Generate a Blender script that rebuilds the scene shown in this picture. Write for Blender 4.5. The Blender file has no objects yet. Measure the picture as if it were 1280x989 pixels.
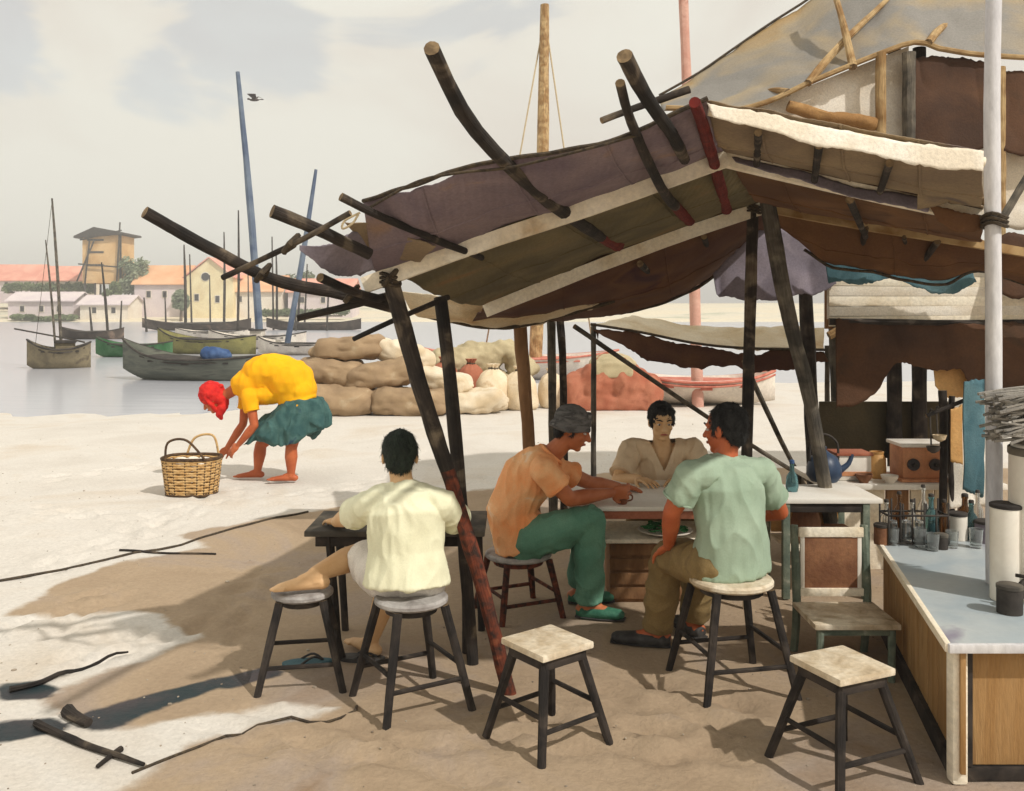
import bpy, bmesh, math, random
from mathutils import Vector, Matrix, noise
random.seed(7)
S = bpy.context.scene
COL = S.collection
F, HOR, EYE = 1150.0, 390.0, 1.8
R = math.radians

# ------------------------------------------------------------------ surveying helpers
def P(px, py, Y):
    return Vector(((px - 640) / F * Y, Y, EYE - (py - HOR) / F * Y))
def PZ(px, Y, z):
    return Vector(((px - 640) / F * Y, Y, z))
def G(px, py, z=0.0):
    Y = F * (EYE - z) / (py - HOR)
    return Vector(((px - 640) / F * Y, Y, z))
def lin(c):
    out = []
    for v in c:
        v = v / 255.0
        out.append(v / 12.92 if v <= .04045 else ((v + .055) / 1.055) ** 2.4)
    return tuple(out) + (1.0,)

# ------------------------------------------------------------------ materials
def new_mat(name):
    m = bpy.data.materials.new(name)
    m.use_nodes = True
    nt = m.node_tree
    nt.nodes.clear()
    return m, nt, nt.nodes, nt.links

def mat(name, c1, c2=None, c3=None, scale=3.0, rough=.85, stretch=(1, 1, 1), bump=.25, bscale=30.0,
        trans=0.0, metal=0.0, lo=.38, hi=.62, fine=.18, spec=.3, coat=0.0, wave=None, grain=False):
    m, nt, N, L = new_mat(name)
    out = N.new('ShaderNodeOutputMaterial')
    bs = N.new('ShaderNodeBsdfPrincipled')
    bs.inputs['Roughness'].default_value = rough
    bs.inputs['Metallic'].default_value = metal
    bs.inputs['Specular IOR Level'].default_value = spec
    tc = N.new('ShaderNodeTexCoord')
    mp = N.new('ShaderNodeMapping'); mp.inputs['Scale'].default_value = stretch
    L.new(tc.outputs['Object'], mp.inputs['Vector'])
    n1 = N.new('ShaderNodeTexNoise'); n1.inputs['Scale'].default_value = scale
    n1.inputs['Detail'].default_value = 5; n1.inputs['Distortion'].default_value = .6
    L.new(mp.outputs['Vector'], n1.inputs['Vector'])
    rp = N.new('ShaderNodeValToRGB')
    e = rp.color_ramp.elements
    e[0].position = lo; e[0].color = lin(c1)
    e[1].position = hi; e[1].color = lin(c2 or c1)
    if c3:
        x = e.new(min(.95, hi + .12)); x.color = lin(c3)
    L.new(n1.outputs['Fac'], rp.inputs['Fac'])
    n2 = N.new('ShaderNodeTexNoise'); n2.inputs['Scale'].default_value = bscale
    n2.inputs['Detail'].default_value = 6; n2.inputs['Roughness'].default_value = .65
    L.new(mp.outputs['Vector'], n2.inputs['Vector'])
    mr = N.new('ShaderNodeMapRange')
    mr.inputs['From Min'].default_value = .25; mr.inputs['From Max'].default_value = .75
    mr.inputs['To Min'].default_value = 1 - fine; mr.inputs['To Max'].default_value = 1 + fine
    if grain:
        mg = N.new('ShaderNodeMapping'); mg.inputs['Scale'].default_value = (9, 2.2, 1); L.new(tc.outputs['UV'], mg.inputs['Vector'])
        L.new(mg.outputs['Vector'], n2.inputs['Vector']); n2.inputs['Scale'].default_value = 2.6; n2.inputs['Distortion'].default_value = .35
    L.new(n2.outputs['Fac'], mr.inputs['Value'])
    mx = N.new('ShaderNodeMix'); mx.data_type = 'RGBA'; mx.blend_type = 'MULTIPLY'
    mx.inputs['Factor'].default_value = 1
    L.new(rp.outputs['Color'], mx.inputs['A']); L.new(mr.outputs['Result'], mx.inputs['B'])
    col = mx.outputs['Result']
    L.new(col, bs.inputs['Base Color'])
    hgt = n2.outputs['Fac']
    if wave:
        wv = N.new('ShaderNodeTexWave'); wv.inputs['Scale'].default_value = wave
        wv.inputs['Distortion'].default_value = 2; wv.inputs['Detail'].default_value = 2
        L.new(tc.outputs['Object'], wv.inputs['Vector'])
        ad = N.new('ShaderNodeMath'); ad.operation = 'ADD'
        L.new(n2.outputs['Fac'], ad.inputs[0]); L.new(wv.outputs['Fac'], ad.inputs[1])
        hgt = ad.outputs[0]
    if bump:
        bp = N.new('ShaderNodeBump'); bp.inputs['Strength'].default_value = bump
        bp.inputs['Distance'].default_value = .02
        L.new(hgt, bp.inputs['Height']); L.new(bp.outputs['Normal'], bs.inputs['Normal'])
    sh = bs.outputs['BSDF']
    if trans:
        tr = N.new('ShaderNodeBsdfTranslucent'); L.new(col, tr.inputs['Color'])
        ms = N.new('ShaderNodeMixShader'); ms.inputs['Fac'].default_value = trans
        L.new(sh, ms.inputs[1]); L.new(tr.outputs['BSDF'], ms.inputs[2]); sh = ms.outputs['Shader']
    L.new(sh, out.inputs['Surface'])
    return m

M = {}
M['black_wood'] = mat('black_wood', (38, 34, 32), (66, 58, 52), (92, 84, 74), scale=9, bscale=60, bump=.8, rough=.8, grain=True, fine=.42)
M['dark_pole'] = mat('dark_pole', (36, 33, 31), (62, 54, 48), (124, 110, 92), scale=5, lo=.36, hi=.56, bscale=50, bump=.8, grain=True, fine=.42)
M['grey_pole'] = mat('grey_pole', (70, 66, 60), (112, 104, 92), (140, 130, 112), scale=7, bscale=50, bump=.8, grain=True, fine=.42)
M['tan_pole'] = mat('tan_pole', (146, 112, 70), (188, 160, 116), scale=5, bscale=40, bump=.8, grain=True, fine=.42)
M['red_pole'] = mat('red_pole', (96, 26, 22), (120, 40, 32), (64, 30, 26), scale=8, bscale=50, bump=.8, grain=True, fine=.42)
M['rust_pole'] = mat('rust_pole', (56, 40, 34), (118, 58, 38), (140, 84, 56), scale=22, bscale=60, bump=.8, grain=True, fine=.42)
M['pale_wood'] = mat('pale_wood', (240, 231, 212), (226, 212, 186), (196, 172, 138), scale=4, bscale=40, stretch=(1, .4, 1), bump=.3)
M['brown_wood'] = mat('brown_wood', (122, 88, 58), (146, 110, 76), (92, 64, 42), scale=5, bscale=40, bump=.4, stretch=(1, 1, .3))
M['ochre_board'] = mat('ochre_board', (158, 120, 74), (176, 140, 94), (128, 94, 58), scale=3, bscale=34, bump=.3, stretch=(3, 3, .35))
M['seat_wood'] = mat('seat_wood', (224, 212, 190), (190, 172, 144), (140, 122, 98), scale=8, bscale=50, bump=.3)
M['grey_seat'] = mat('grey_seat', (172, 168, 164), (132, 126, 122), (96, 90, 86), scale=9, bscale=50, bump=.3)
M['green_frame'] = mat('green_frame', (92, 104, 92), (120, 128, 112), (186, 184, 168), scale=9, bscale=50, bump=.3)
M['white_paint'] = mat('white_paint', (214, 212, 212), (194, 193, 198), (158, 156, 160), scale=3, bscale=40, bump=.15, rough=.6, stretch=(1, 1, .3))
M['zinc'] = mat('zinc', (164, 176, 182), (184, 190, 190), (138, 132, 148), scale=2.2, rough=.38, bump=.06, spec=.5, fine=.06)
M['purple_canvas'] = mat('purple_canvas', (116, 102, 112), (138, 122, 126), (156, 128, 110), scale=2.6, bscale=70, trans=.16, wave=9, bump=.2)
M['grey_purple'] = mat('grey_purple', (126, 118, 128), (150, 140, 148), scale=4, bscale=70, trans=.2, bump=.2)
M['olive_canvas'] = mat('olive_canvas', (96, 88, 64), (120, 108, 78), (136, 106, 70), scale=2.4, bscale=70, trans=.12, wave=9, bump=.2)
M['maroon_canvas'] = mat('maroon_canvas', (82, 54, 44), (104, 72, 50), (70, 44, 48), scale=2.2, bscale=70, trans=.12, bump=.2)
M['brown_canvas'] = mat('brown_canvas', (94, 64, 42), (122, 86, 54), (76, 52, 38), scale=1.8, bscale=70, trans=.12, bump=.2)
M['taupe_canvas'] = mat('taupe_canvas', (132, 114, 94), (154, 134, 106), (112, 98, 92), scale=2.4, bscale=70, trans=.15, bump=.2)
M['cream_canvas'] = mat('cream_canvas', (232, 220, 196), (214, 194, 158), (190, 156, 112), scale=2.4, bscale=60, trans=.2, bump=.2)
M['tan_canvas'] = mat('tan_canvas', (150, 112, 68), (172, 134, 86), (120, 88, 54), scale=5, bscale=70, bump=.3)
M['tan_tarp'] = mat('tan_tarp', (140, 136, 130), (166, 150, 124), (170, 142, 100), scale=1.1, bscale=60, trans=.12, bump=.15, lo=.42, hi=.58)
M['deep_brown'] = mat('deep_brown', (64, 44, 32), (88, 60, 40), (58, 50, 40), scale=1.6, bscale=60, bump=.2)
M['dark_olive'] = mat('dark_olive', (64, 58, 44), (84, 74, 54), scale=2, bscale=50, bump=.2)
M['teal_cloth'] = mat('teal_cloth', (70, 104, 114), (96, 128, 136), (56, 84, 96), scale=4, bscale=90, bump=.25)
M['blue_cloth'] = mat('blue_cloth', (48, 74, 116), (72, 98, 138), (36, 52, 84), scale=3, bscale=50, bump=.3)
M['white_cloth'] = mat('white_cloth', (236, 230, 218), (218, 206, 186), scale=3, bscale=80, bump=.25)
M['rope'] = mat('rope', (58, 50, 42), (86, 74, 58), scale=40, bscale=120, bump=.5)
M['pale_rope'] = mat('pale_rope', (168, 150, 118), (190, 172, 138), scale=30, bscale=120, bump=.4)
M['sack'] = mat('sack', (150, 126, 98), (174, 148, 116), (206, 190, 162), scale=1.6, bscale=150, bump=.7, fine=.28)
M['sack_pale'] = mat('sack_pale', (222, 210, 188), (204, 184, 152), scale=1.8, bscale=110, bump=.4)
M['redbrown'] = mat('redbrown', (158, 92, 68), (174, 112, 86), (140, 80, 60), scale=2.5, bscale=60, bump=.3)
M['faded_coral'] = mat('faded_coral', (190, 140, 124), (206, 164, 148), (170, 112, 96), scale=3, bscale=50, bump=.2, rough=.9)
M['jar_cream'] = mat('jar_cream', (216, 196, 164), (226, 210, 184), (190, 160, 120), scale=4, bscale=60, bump=.25)
M['kettle_blue'] = mat('kettle_blue', (44, 60, 84), (58, 76, 100), (34, 44, 62), scale=5, rough=.4, bump=.05)
M['khaki'] = mat('khaki', (168, 154, 122), (186, 172, 138), scale=3, bscale=60, bump=.3)
M['red_paint'] = mat('red_paint', (178, 98, 82), (196, 126, 108), (166, 84, 70), scale=5, bscale=50, bump=.2)
M['blue_mast'] = mat('blue_mast', (74, 88, 112), (112, 124, 138), (70, 64, 62), scale=.8, bscale=20, bump=.3)
M['hull_grey'] = mat('hull_grey', (88, 92, 84), (112, 114, 102), (66, 68, 64), scale=2, bscale=20, bump=.3, stretch=(.3, 1, 3))
M['hull_green'] = mat('hull_green', (46, 96, 56), (76, 116, 80), scale=2, bscale=20, bump=.3)
M['hull_yellow'] = mat('hull_yellow', (148, 142, 88), (130, 126, 80), (102, 98, 66), scale=2, bscale=20, bump=.3)
M['hull_dark'] = mat('hull_dark', (62, 54, 50), (92, 82, 74), (150, 128, 112), scale=1, bscale=20, bump=.3)
M['hull_brown'] = mat('hull_brown', (112, 102, 82), (138, 126, 100), (90, 80, 66), scale=2, bscale=20, bump=.3)
M['hull_white'] = mat('hull_white', (228, 220, 206), (206, 196, 184), scale=2, bscale=20, bump=.3)
M['trim_dark'] = mat('trim_dark', (48, 44, 42), (74, 68, 62), scale=3, bscale=30, bump=.3)
M['wall_cream'] = mat('wall_cream', (240, 226, 184), (226, 208, 164), scale=.4, bscale=4, bump=.1)
M['wall_ochre'] = mat('wall_ochre', (206, 164, 108), (224, 188, 136), (180, 136, 88), scale=.3, bscale=4, bump=.2)
M['wall_lilac'] = mat('wall_lilac', (222, 210, 208), (206, 192, 196), scale=.2, bscale=4, bump=.1)
M['wall_white'] = mat('wall_white', (234, 226, 212), (222, 210, 194), scale=.3, bscale=4, bump=.1)
M['roof_pink'] = mat('roof_pink', (218, 148, 128), (230, 172, 150), scale=.3, bscale=6, bump=.3)
M['roof_orange'] = mat('roof_orange', (222, 166, 122), (232, 186, 146), scale=.3, bscale=6, bump=.3)
M['window_dark'] = mat('window_dark', (58, 56, 58), (74, 70, 70), rough=.3, bump=0)
M['leaf'] = mat('leaf', (98, 112, 74), (128, 140, 98), scale=.5, bscale=3, bump=0, trans=.2)
M['leaf_pale'] = mat('leaf_pale', (138, 150, 120), (158, 166, 138), scale=.5, bscale=3, bump=0, trans=.2)
M['trunk'] = mat('trunk', (96, 80, 64), (120, 100, 80), scale=2, bscale=9)
M['cane'] = mat('cane', (186, 146, 92), (206, 172, 120), (120, 86, 54), scale=20, bscale=90, bump=.3)
M['cane_dark'] = mat('cane_dark', (64, 48, 36), (92, 70, 48), scale=20, bscale=90, bump=.3)
M['skin_pale'] = mat('skin_pale', (206, 164, 118), (216, 178, 134), scale=7, bscale=140, bump=.06, rough=.55, fine=.05)
M['skin_brown'] = mat('skin_brown', (170, 96, 58), (188, 114, 74), scale=7, bscale=140, bump=.06, rough=.5, fine=.06)
M['skin_deep'] = mat('skin_deep', (176, 90, 54), (190, 104, 64), scale=7, bscale=140, bump=.06, rough=.5, fine=.06)
M['hair_black'] = mat('hair_black', (30, 29, 29), (52, 52, 52), scale=30, bscale=160, bump=.7, rough=.6, stretch=(1, 1, .4))
M['hair_green'] = mat('hair_green', (32, 40, 34), (54, 64, 54), scale=24, bscale=160, bump=.7, rough=.6, stretch=(1, 1, .4))
M['shirt_cream'] = mat('shirt_cream', (232, 230, 200), (222, 220, 188), (208, 212, 178), scale=3, bscale=120, bump=.15, fine=.06)
M['shirt_orange'] = mat('shirt_orange', (242, 158, 98), (246, 190, 138), (250, 236, 214), scale=5, bscale=120, bump=.15, fine=.08)
M['shirt_tan'] = mat('shirt_tan', (226, 204, 172), (216, 190, 156), scale=4, bscale=120, bump=.15, fine=.06)
M['shirt_green'] = mat('shirt_green', (146, 166, 144), (160, 178, 156), (132, 152, 130), scale=3, bscale=120, bump=.15, fine=.06)
M['shirt_yellow'] = mat('shirt_yellow', (246, 184, 10), (244, 172, 8), scale=3, bscale=120, bump=.15, fine=.05)
M['scarf_red'] = mat('scarf_red', (214, 44, 36), (190, 26, 30), (232, 80, 60), scale=9, bscale=120, bump=.2, fine=.08)
M['trouser_green'] = mat('trouser_green', (82, 128, 108), (100, 144, 122), (64, 104, 86), scale=4, bscale=130, bump=.2)
M['trouser_brown'] = mat('trouser_brown', (118, 98, 62), (138, 116, 76), (98, 80, 52), scale=4, bscale=130, bump=.2)
M['shorts_white'] = mat('shorts_white', (226, 220, 210), (206, 198, 190), scale=4, bscale=130, bump=.2)
M['skirt_teal'] = mat('skirt_teal', (50, 84, 84), (72, 106, 102), (42, 66, 86), scale=9, bscale=130, bump=.2)
M['cap_grey'] = mat('cap_grey', (112, 110, 108), (72, 70, 70), (148, 146, 142), scale=16, bscale=140, bump=.4, stretch=(1, 1, 3))
M['shoe_black'] = mat('shoe_black', (44, 42, 42), (70, 68, 66), scale=12, bscale=60, rough=.55)
M['shoe_green'] = mat('shoe_green', (44, 96, 76), (66, 118, 94), scale=12, bscale=60, rough=.6)
M['eye_white'] = mat('eye_white', (216, 208, 198), bump=0, rough=.3)
M['eye_dark'] = mat('eye_dark', (34, 26, 22), bump=0, rough=.3)
M['lip'] = mat('lip', (164, 92, 76), (176, 104, 86), bump=0, rough=.5)
M['stove'] = mat('stove', (206, 146, 106), (190, 126, 86), (172, 104, 72), scale=5, bscale=50, rough=.6, bump=.15)
M['enamel'] = mat('enamel', (232, 226, 214), (218, 208, 194), scale=3, rough=.35, bump=.04, fine=.05)
M['clay'] = mat('clay', (118, 78, 54), (140, 98, 68), (92, 60, 44), scale=6, bscale=50, rough=.7)
M['jar_tan'] = mat('jar_tan', (196, 152, 94), (182, 136, 80), scale=6, bscale=50, rough=.5)
M['straw'] = mat('straw', (128, 124, 118), (158, 152, 142), (88, 84, 80), scale=14, bscale=80, bump=.4)
M['green_leaves'] = mat('green_leaves', (40, 112, 62), (70, 140, 84), scale=20, bscale=60, rough=.5)
M['table_white'] = mat('table_white', (236, 232, 222), (222, 214, 200), scale=2, rough=.5, bscale=40, bump=.06, fine=.05)
M['cup_brown'] = mat('cup_brown', (110, 64, 44), (130, 80, 56), scale=8, rough=.35, bump=.05)
M['bird'] = mat('bird', (70, 62, 60), (92, 84, 80), bump=0)

def glass(name, c, rough=.06):
    m, nt, N, L = new_mat(name)
    out = N.new('ShaderNodeOutputMaterial'); b = N.new('ShaderNodeBsdfPrincipled')
    b.inputs['Base Color'].default_value = lin(c); b.inputs['Roughness'].default_value = rough
    b.inputs['Transmission Weight'].default_value = .85; b.inputs['IOR'].default_value = 1.3
    L.new(b.outputs['BSDF'], out.inputs['Surface'])
    return m
M['glass_clear'] = glass('glass_clear', (236, 240, 238))
M['glass_teal'] = glass('glass_teal', (110, 160, 168))
M['glass_brown'] = glass('glass_brown', (120, 86, 52))

# ------------------------------------------------------------------ object helpers
ORG = {}
def tag(o, label=None, cat=None, group=None, kind=None):
    if label: o['label'] = label
    if cat: o['category'] = cat
    if group: o['group'] = group
    if kind: o['kind'] = kind
    return o
def thing(name, loc, label, cat, group=None):
    o = bpy.data.objects.new(name, None); COL.objects.link(o)
    o.empty_display_size = .1
    o.location = loc; ORG[o.name] = Vector(loc)
    return tag(o, label, cat, group)
def link_mesh(name, me, m, parent=None, smooth=True, origin=None):
    o = bpy.data.objects.new(name, me); COL.objects.link(o)
    if parent is not None:
        o.parent = parent; org = ORG[parent.name]
    else:
        org = Vector(origin) if origin is not None else Vector((0, 0, 0))
        o.location = org
    ORG[o.name] = org
    if org.length > 0: me.transform(Matrix.Translation(-org))
    if m: me.materials.append(m)
    if smooth:
        me.polygons.foreach_set('use_smooth', [True] * len(me.polygons))
    return o

class MB:
    def __init__(s): s.bm = bmesh.new()
    def box(s, c, size, rot=None, bevel=0.0):
        c = Vector(c)
        mt = Matrix.Translation(c) @ ((rot.to_4x4()) if rot is not None else Matrix.Identity(4)) @ Matrix.Diagonal(Vector(size).to_4d())
        r = bmesh.ops.create_cube(s.bm, size=1, matrix=mt)
        if bevel:
            es = list({e for v in r['verts'] for e in v.link_edges})
            bmesh.ops.bevel(s.bm, geom=es, offset=bevel, segments=2, affect='EDGES', profile=.6)
        return s
    def bar(s, a, b, w, h, up=Vector((0, 0, 1)), bevel=.004):
        a, b = Vector(a), Vector(b); d = b - a; x = d.normalized()
        y = up.cross(x)
        if y.length < 1e-3: y = Vector((0, 1, 0)).cross(x)
        y.normalize(); z = x.cross(y)
        rot = Matrix((x, y, z)).transposed()
        return s.box((a + b) / 2, (d.length, w, h), rot, bevel)
    def tube(s, pts, rad, n=10, cap=True, side=None, ry=None, wob=0.0):
        pts = [Vector(p) for p in pts]
        if not hasattr(rad, '__len__'): rad = [rad] * len(pts)
        if ry is None: ry = rad
        rings = []
        prev = None
        for i, p in enumerate(pts):
            if i == 0: t = pts[1] - p
            elif i == len(pts) - 1: t = p - pts[i - 1]
            else: t = (pts[i + 1] - p).normalized() + (p - pts[i - 1]).normalized()
            t.normalize()
            if side is not None:
                u = Vector(side) - t * t.dot(Vector(side))
            elif prev is None:
                a = Vector((0, 0, 1)) if abs(t.z) < .9 else Vector((1, 0, 0))
                u = a.cross(t)
            else:
                u = prev - t * t.dot(prev)
            u.normalize(); prev = u; v = t.cross(u)
            ring = []
            for k in range(n):
                a = 2 * math.pi * k / n
                w = 1 + (wob * (noise.noise(p * 5 + Vector((math.cos(a), math.sin(a), 0)) * .6) + .55 * noise.noise(p * 17 + Vector((math.cos(a), math.sin(a), 2)) * 1.4)) if wob else 0)
                ring.append(s.bm.verts.new(p + (u * math.cos(a) * rad[i] + v * math.sin(a) * ry[i]) * w))
            rings.append(ring)
        uv = s.bm.loops.layers.uv.verify(); vl = 0.0
        for i, (a, b) in enumerate(zip(rings, rings[1:])):
            v2 = vl + (pts[i + 1] - pts[i]).length
            for k in range(n):
                fc = s.bm.faces.new((a[k], a[(k + 1) % n], b[(k + 1) % n], b[k]))
                for lp, q in zip(fc.loops, ((k, vl), (k + 1, vl), (k + 1, v2), (k, v2))): lp[uv].uv = (q[0] / n, q[1])
            vl = v2
        if cap:
            s.bm.faces.new(list(reversed(rings[0]))); s.bm.faces.new(rings[-1])
        return s
    def cap_(s, a, b, ra, rb, n=12):
        a, b = Vector(a), Vector(b); s.tube([a, b], [ra, rb], n)
        s.ell(a, (ra, ra, ra)); s.ell(b, (rb, rb, rb)); return s
    def ell(s, c, rad, rot=None, sub=2):
        mt = Matrix.Translation(Vector(c)) @ (rot.to_4x4() if rot is not None else Matrix.Identity(4)) @ Matrix.Diagonal(Vector(rad).to_4d())
        bmesh.ops.create_icosphere(s.bm, subdivisions=sub, radius=1, matrix=mt); return s
    def lathe(s, c, prof, n=24):
        c = Vector(c); rings = []
        for r, z in prof:
            rings.append([s.bm.verts.new(c + Vector((max(r, 1e-4) * math.cos(2 * math.pi * k / n), max(r, 1e-4) * math.sin(2 * math.pi * k / n), z))) for k in range(n)])
        for a, b in zip(rings, rings[1:]):
            for k in range(n):
                s.bm.faces.new((a[k], a[(k + 1) % n], b[(k + 1) % n], b[k]))
        s.bm.faces.new(list(reversed(rings[0]))); s.bm.faces.new(rings[-1]); return s
    def prism(s, poly, d):
        a = [s.bm.verts.new(Vector(p)) for p in poly]; b = [s.bm.verts.new(Vector(p) + Vector(d)) for p in poly]
        n = len(a)
        for k in range(n): s.bm.faces.new((a[k], a[(k + 1) % n], b[(k + 1) % n], b[k]))
        s.bm.faces.new(list(reversed(a))); s.bm.faces.new(b); return s
    def build(s, name, m, parent=None, smooth=True, origin=None, sharp=38):
        bmesh.ops.recalc_face_normals(s.bm, faces=s.bm.faces)
        if smooth:
            for e in s.bm.edges:
                if len(e.link_faces) == 2 and e.calc_face_angle(0) > R(sharp): e.smooth = False
        me = bpy.data.meshes.new(name); s.bm.to_mesh(me); s.bm.free()
        return link_mesh(name, me, M[m] if isinstance(m, str) else m, parent, smooth, origin)
    def remesh(s, name, m, parent, voxel=.006, smooth_it=4, disp=0.0, dscale=8.0, origin=None, stretch=Vector((1, 1, 1)), fold=0.0):
        bmesh.ops.recalc_face_normals(s.bm, faces=s.bm.faces)
        me = bpy.data.meshes.new('tmp'); s.bm.to_mesh(me); s.bm.free()
        o = bpy.data.objects.new('tmp', me); COL.objects.link(o)
        a = o.modifiers.new('r', 'REMESH'); a.mode = 'VOXEL'; a.voxel_size = voxel
        if smooth_it:
            b = o.modifiers.new('s', 'SMOOTH'); b.iterations = smooth_it; b.factor = .5
        dg = bpy.context.evaluated_depsgraph_get()
        me2 = bpy.data.meshes.new_from_object(o.evaluated_get(dg))
        bpy.data.objects.remove(o); bpy.data.meshes.remove(me)
        me2.name = name
        if disp:
            ns = [v.normal.copy() for v in me2.vertices]
            for v, n in zip(me2.vertices, ns):
                q = Vector((v.co.x * stretch.x, v.co.y * stretch.y, v.co.z * stretch.z)) * dscale
                w_ = noise.noise(q * .5 + Vector((3, 1, 7))) * .9
                rg = (1 - abs(noise.noise(q * 1.25 + Vector((w_, w_, 0))))) ** 3 + .15 * (1 - abs(noise.noise(q * 2.6 + Vector((w_, 5, w_))))) ** 4 if fold else 0
                v.co += n * disp * (noise.noise(q) + .5 * noise.noise(q * 2.3) + fold * rg)
        return link_mesh(name, me2, M[m], parent, True, origin)

CUT = {'dark_pole': 'cut_end', 'black_wood': 'cut_end', 'grey_pole': 'cut_end', 'tan_pole': 'cut_end', 'rust_pole': 'cut_end'}
M['cut_end'] = mat('cut_end', (104, 86, 64), (142, 120, 90), scale=30, bscale=120)
def resample(pts, n):
    pts = [Vector(p) for p in pts]
    ds = [0]
    for a, b in zip(pts, pts[1:]): ds.append(ds[-1] + (b - a).length)
    out = []
    for k in range(n):
        t = ds[-1] * k / (n - 1); i = 0
        while i < len(ds) - 2 and ds[i + 1] < t: i += 1
        f = (t - ds[i]) / max(1e-9, ds[i + 1] - ds[i])
        # smooth (catmull-rom)
        p0 = pts[max(i - 1, 0)]; p1 = pts[i]; p2 = pts[i + 1]; p3 = pts[min(i + 2, len(pts) - 1)]
        if len(pts) > 2:
            out.append(.5 * ((2 * p1) + (p2 - p0) * f + (2 * p0 - 5 * p1 + 4 * p2 - p3) * f * f + (3 * p1 - p0 - 3 * p2 + p3) * f ** 3))
        else: out.append(p1.lerp(p2, f))
    return out

def sheet(name, e1, e2, m, parent, nu=40, nv=14, sag=.05, wr=.012, th=.004, off=0.0, origin=None, scal=0, seams=(), fray=.012):
    nu, nv = int(nu * 1.6), int(nv * 1.7)
    A, B = resample(e1, nu), resample(e2, nu)
    bm = bmesh.new(); g = []
    for j in range(nv):
        v = j / (nv - 1); row = []
        for i in range(nu):
            u = i / (nu - 1)
            p = A[i].lerp(B[i], v)
            s_ = sag * 4 * v * (1 - v) * (1 if not scal else (.35 + .65 * abs(math.sin(math.pi * u * scal))))
            q = p * 2.2; rg = (1 - abs(noise.noise(Vector((p.x * 3.2, p.y * 1.1, p.z * 1.6)) + Vector((0, noise.noise(q) * .5, 9))))) ** 6
            p = p + Vector((0, 0, off - s_ + wr * (noise.noise(q) + .6 * noise.noise(q * 3.1) - .7 * rg)))
            p.y += .6 * wr * rg + wr * noise.noise(q * 1.7 + Vector((5, 3, 1)))
            if fray and j in (0, nv - 1) and 0 < i < nu - 1:
                d_ = (B[i] - A[i]); L_ = d_.length
                p += d_.normalized() * min(fray, L_ * .1) * (noise.noise(p * 23) + .8 * noise.noise(p * 61))
            row.append(bm.verts.new(p))
        g.append(row)
    for j in range(nv - 1):
        for i in range(nu - 1):
            bm.faces.new((g[j][i], g[j][i + 1], g[j + 1][i + 1], g[j + 1][i]))
    bmesh.ops.recalc_face_normals(bm, faces=bm.faces)
    cl = [[g[j][min(nu - 1, int(s_ * nu))].co + Vector((0, 0, -.004)) for j in range(nv)] for s_ in seams]
    cl += [[g[int(nv * .5)][i].co + Vector((0, 0, -.004)) for i in range(nu)]] if seams else []
    bmesh.ops.solidify(bm, geom=bm.faces[:], thickness=th)
    tb = MB(); tb.bm.free(); tb.bm = bm
    for c_ in cl: tb.tube(c_, .0065, 5)
    me = bpy.data.meshes.new(name); bm.to_mesh(me); bm.free()
    return link_mesh(name, me, M[m], parent, True, origin)

def pole(name, pts, rad, m, parent, n=12, wob=.14, seg=26, origin=None):
    pp = resample(pts, seg)
    if hasattr(rad, '__len__'):
        rr = []
        for k in range(seg):
            t = k / (seg - 1) * (len(rad) - 1); i = min(int(t), len(rad) - 2)
            rr.append(rad[i] + (rad[i + 1] - rad[i]) * (t - i))
    else: rr = [rad] * seg
    o = MB().tube(pp, rr, n, wob=wob).build(name, m, parent, origin=origin)
    if m in CUT:
        o.data.materials.append(M[CUT[m]])
        for f_ in o.data.polygons:
            if len(f_.vertices) == n: f_.material_index = 1
    return o
# ------------------------------------------------------------------ camera, light, sky
cam = bpy.data.cameras.new('camera'); camo = bpy.data.objects.new('camera', cam); COL.objects.link(camo)
camo.location = (0, 0, EYE); camo.rotation_euler = (R(90), 0, 0)
cam.sensor_width = 36; cam.lens = F / 1280 * 36; cam.shift_y = -(989 / 2 - HOR) / 1280
cam.clip_start = .05; cam.clip_end = 3000
S.camera = camo
SUN_EL, SUN_AZ = 46.0, 130.0          # azimuth clockwise from +Y
sd = Vector((math.sin(R(SUN_AZ)) * math.cos(R(SUN_EL)), math.cos(R(SUN_AZ)) * math.cos(R(SUN_EL)), math.sin(R(SUN_EL))))
sl = bpy.data.lights.new('sun', 'SUN'); sl.energy = 2.5; sl.angle = R(1.0); sl.color = (1, .955, .89)
so = bpy.data.objects.new('sun', sl); COL.objects.link(so)
so.rotation_euler = (-sd).to_track_quat('-Z', 'Y').to_euler(); so.location = sd * 30

W = bpy.data.worlds.new('World'); S.world = W; W.use_nodes = True
nt = W.node_tree; nt.nodes.clear(); N, L = nt.nodes, nt.links
out = N.new('ShaderNodeOutputWorld')
sky = N.new('ShaderNodeTexSky'); sky.sky_type = 'NISHITA'; sky.sun_disc = False
sky.sun_elevation = R(SUN_EL); sky.sun_rotation = R(SUN_AZ); sky.dust_density = 2
b1 = N.new('ShaderNodeBackground'); b1.inputs['Strength'].default_value = .10
L.new(sky.outputs['Color'], b1.inputs['Color'])
tc = N.new('ShaderNodeTexCoord')
def wnoise(scale, det=5, dist=.5, st=(1, 1, 1.8)):
    mp = N.new('ShaderNodeMapping'); mp.inputs['Scale'].default_value = st
    L.new(tc.outputs['Generated'], mp.inputs['Vector'])
    n = N.new('ShaderNodeTexNoise'); n.inputs['Scale'].default_value = scale
    n.inputs['Detail'].default_value = det; n.inputs['Distortion'].default_value = dist
    L.new(mp.outputs['Vector'], n.inputs['Vector']); return n
na = wnoise(2.6); ra = N.new('ShaderNodeValToRGB'); e = ra.color_ramp.elements
e[0].position = .40; e[0].color = lin((225, 218, 206)); e[1].position = .56; e[1].color = lin((234, 231, 219))
L.new(na.outputs['Fac'], ra.inputs['Fac'])
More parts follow.
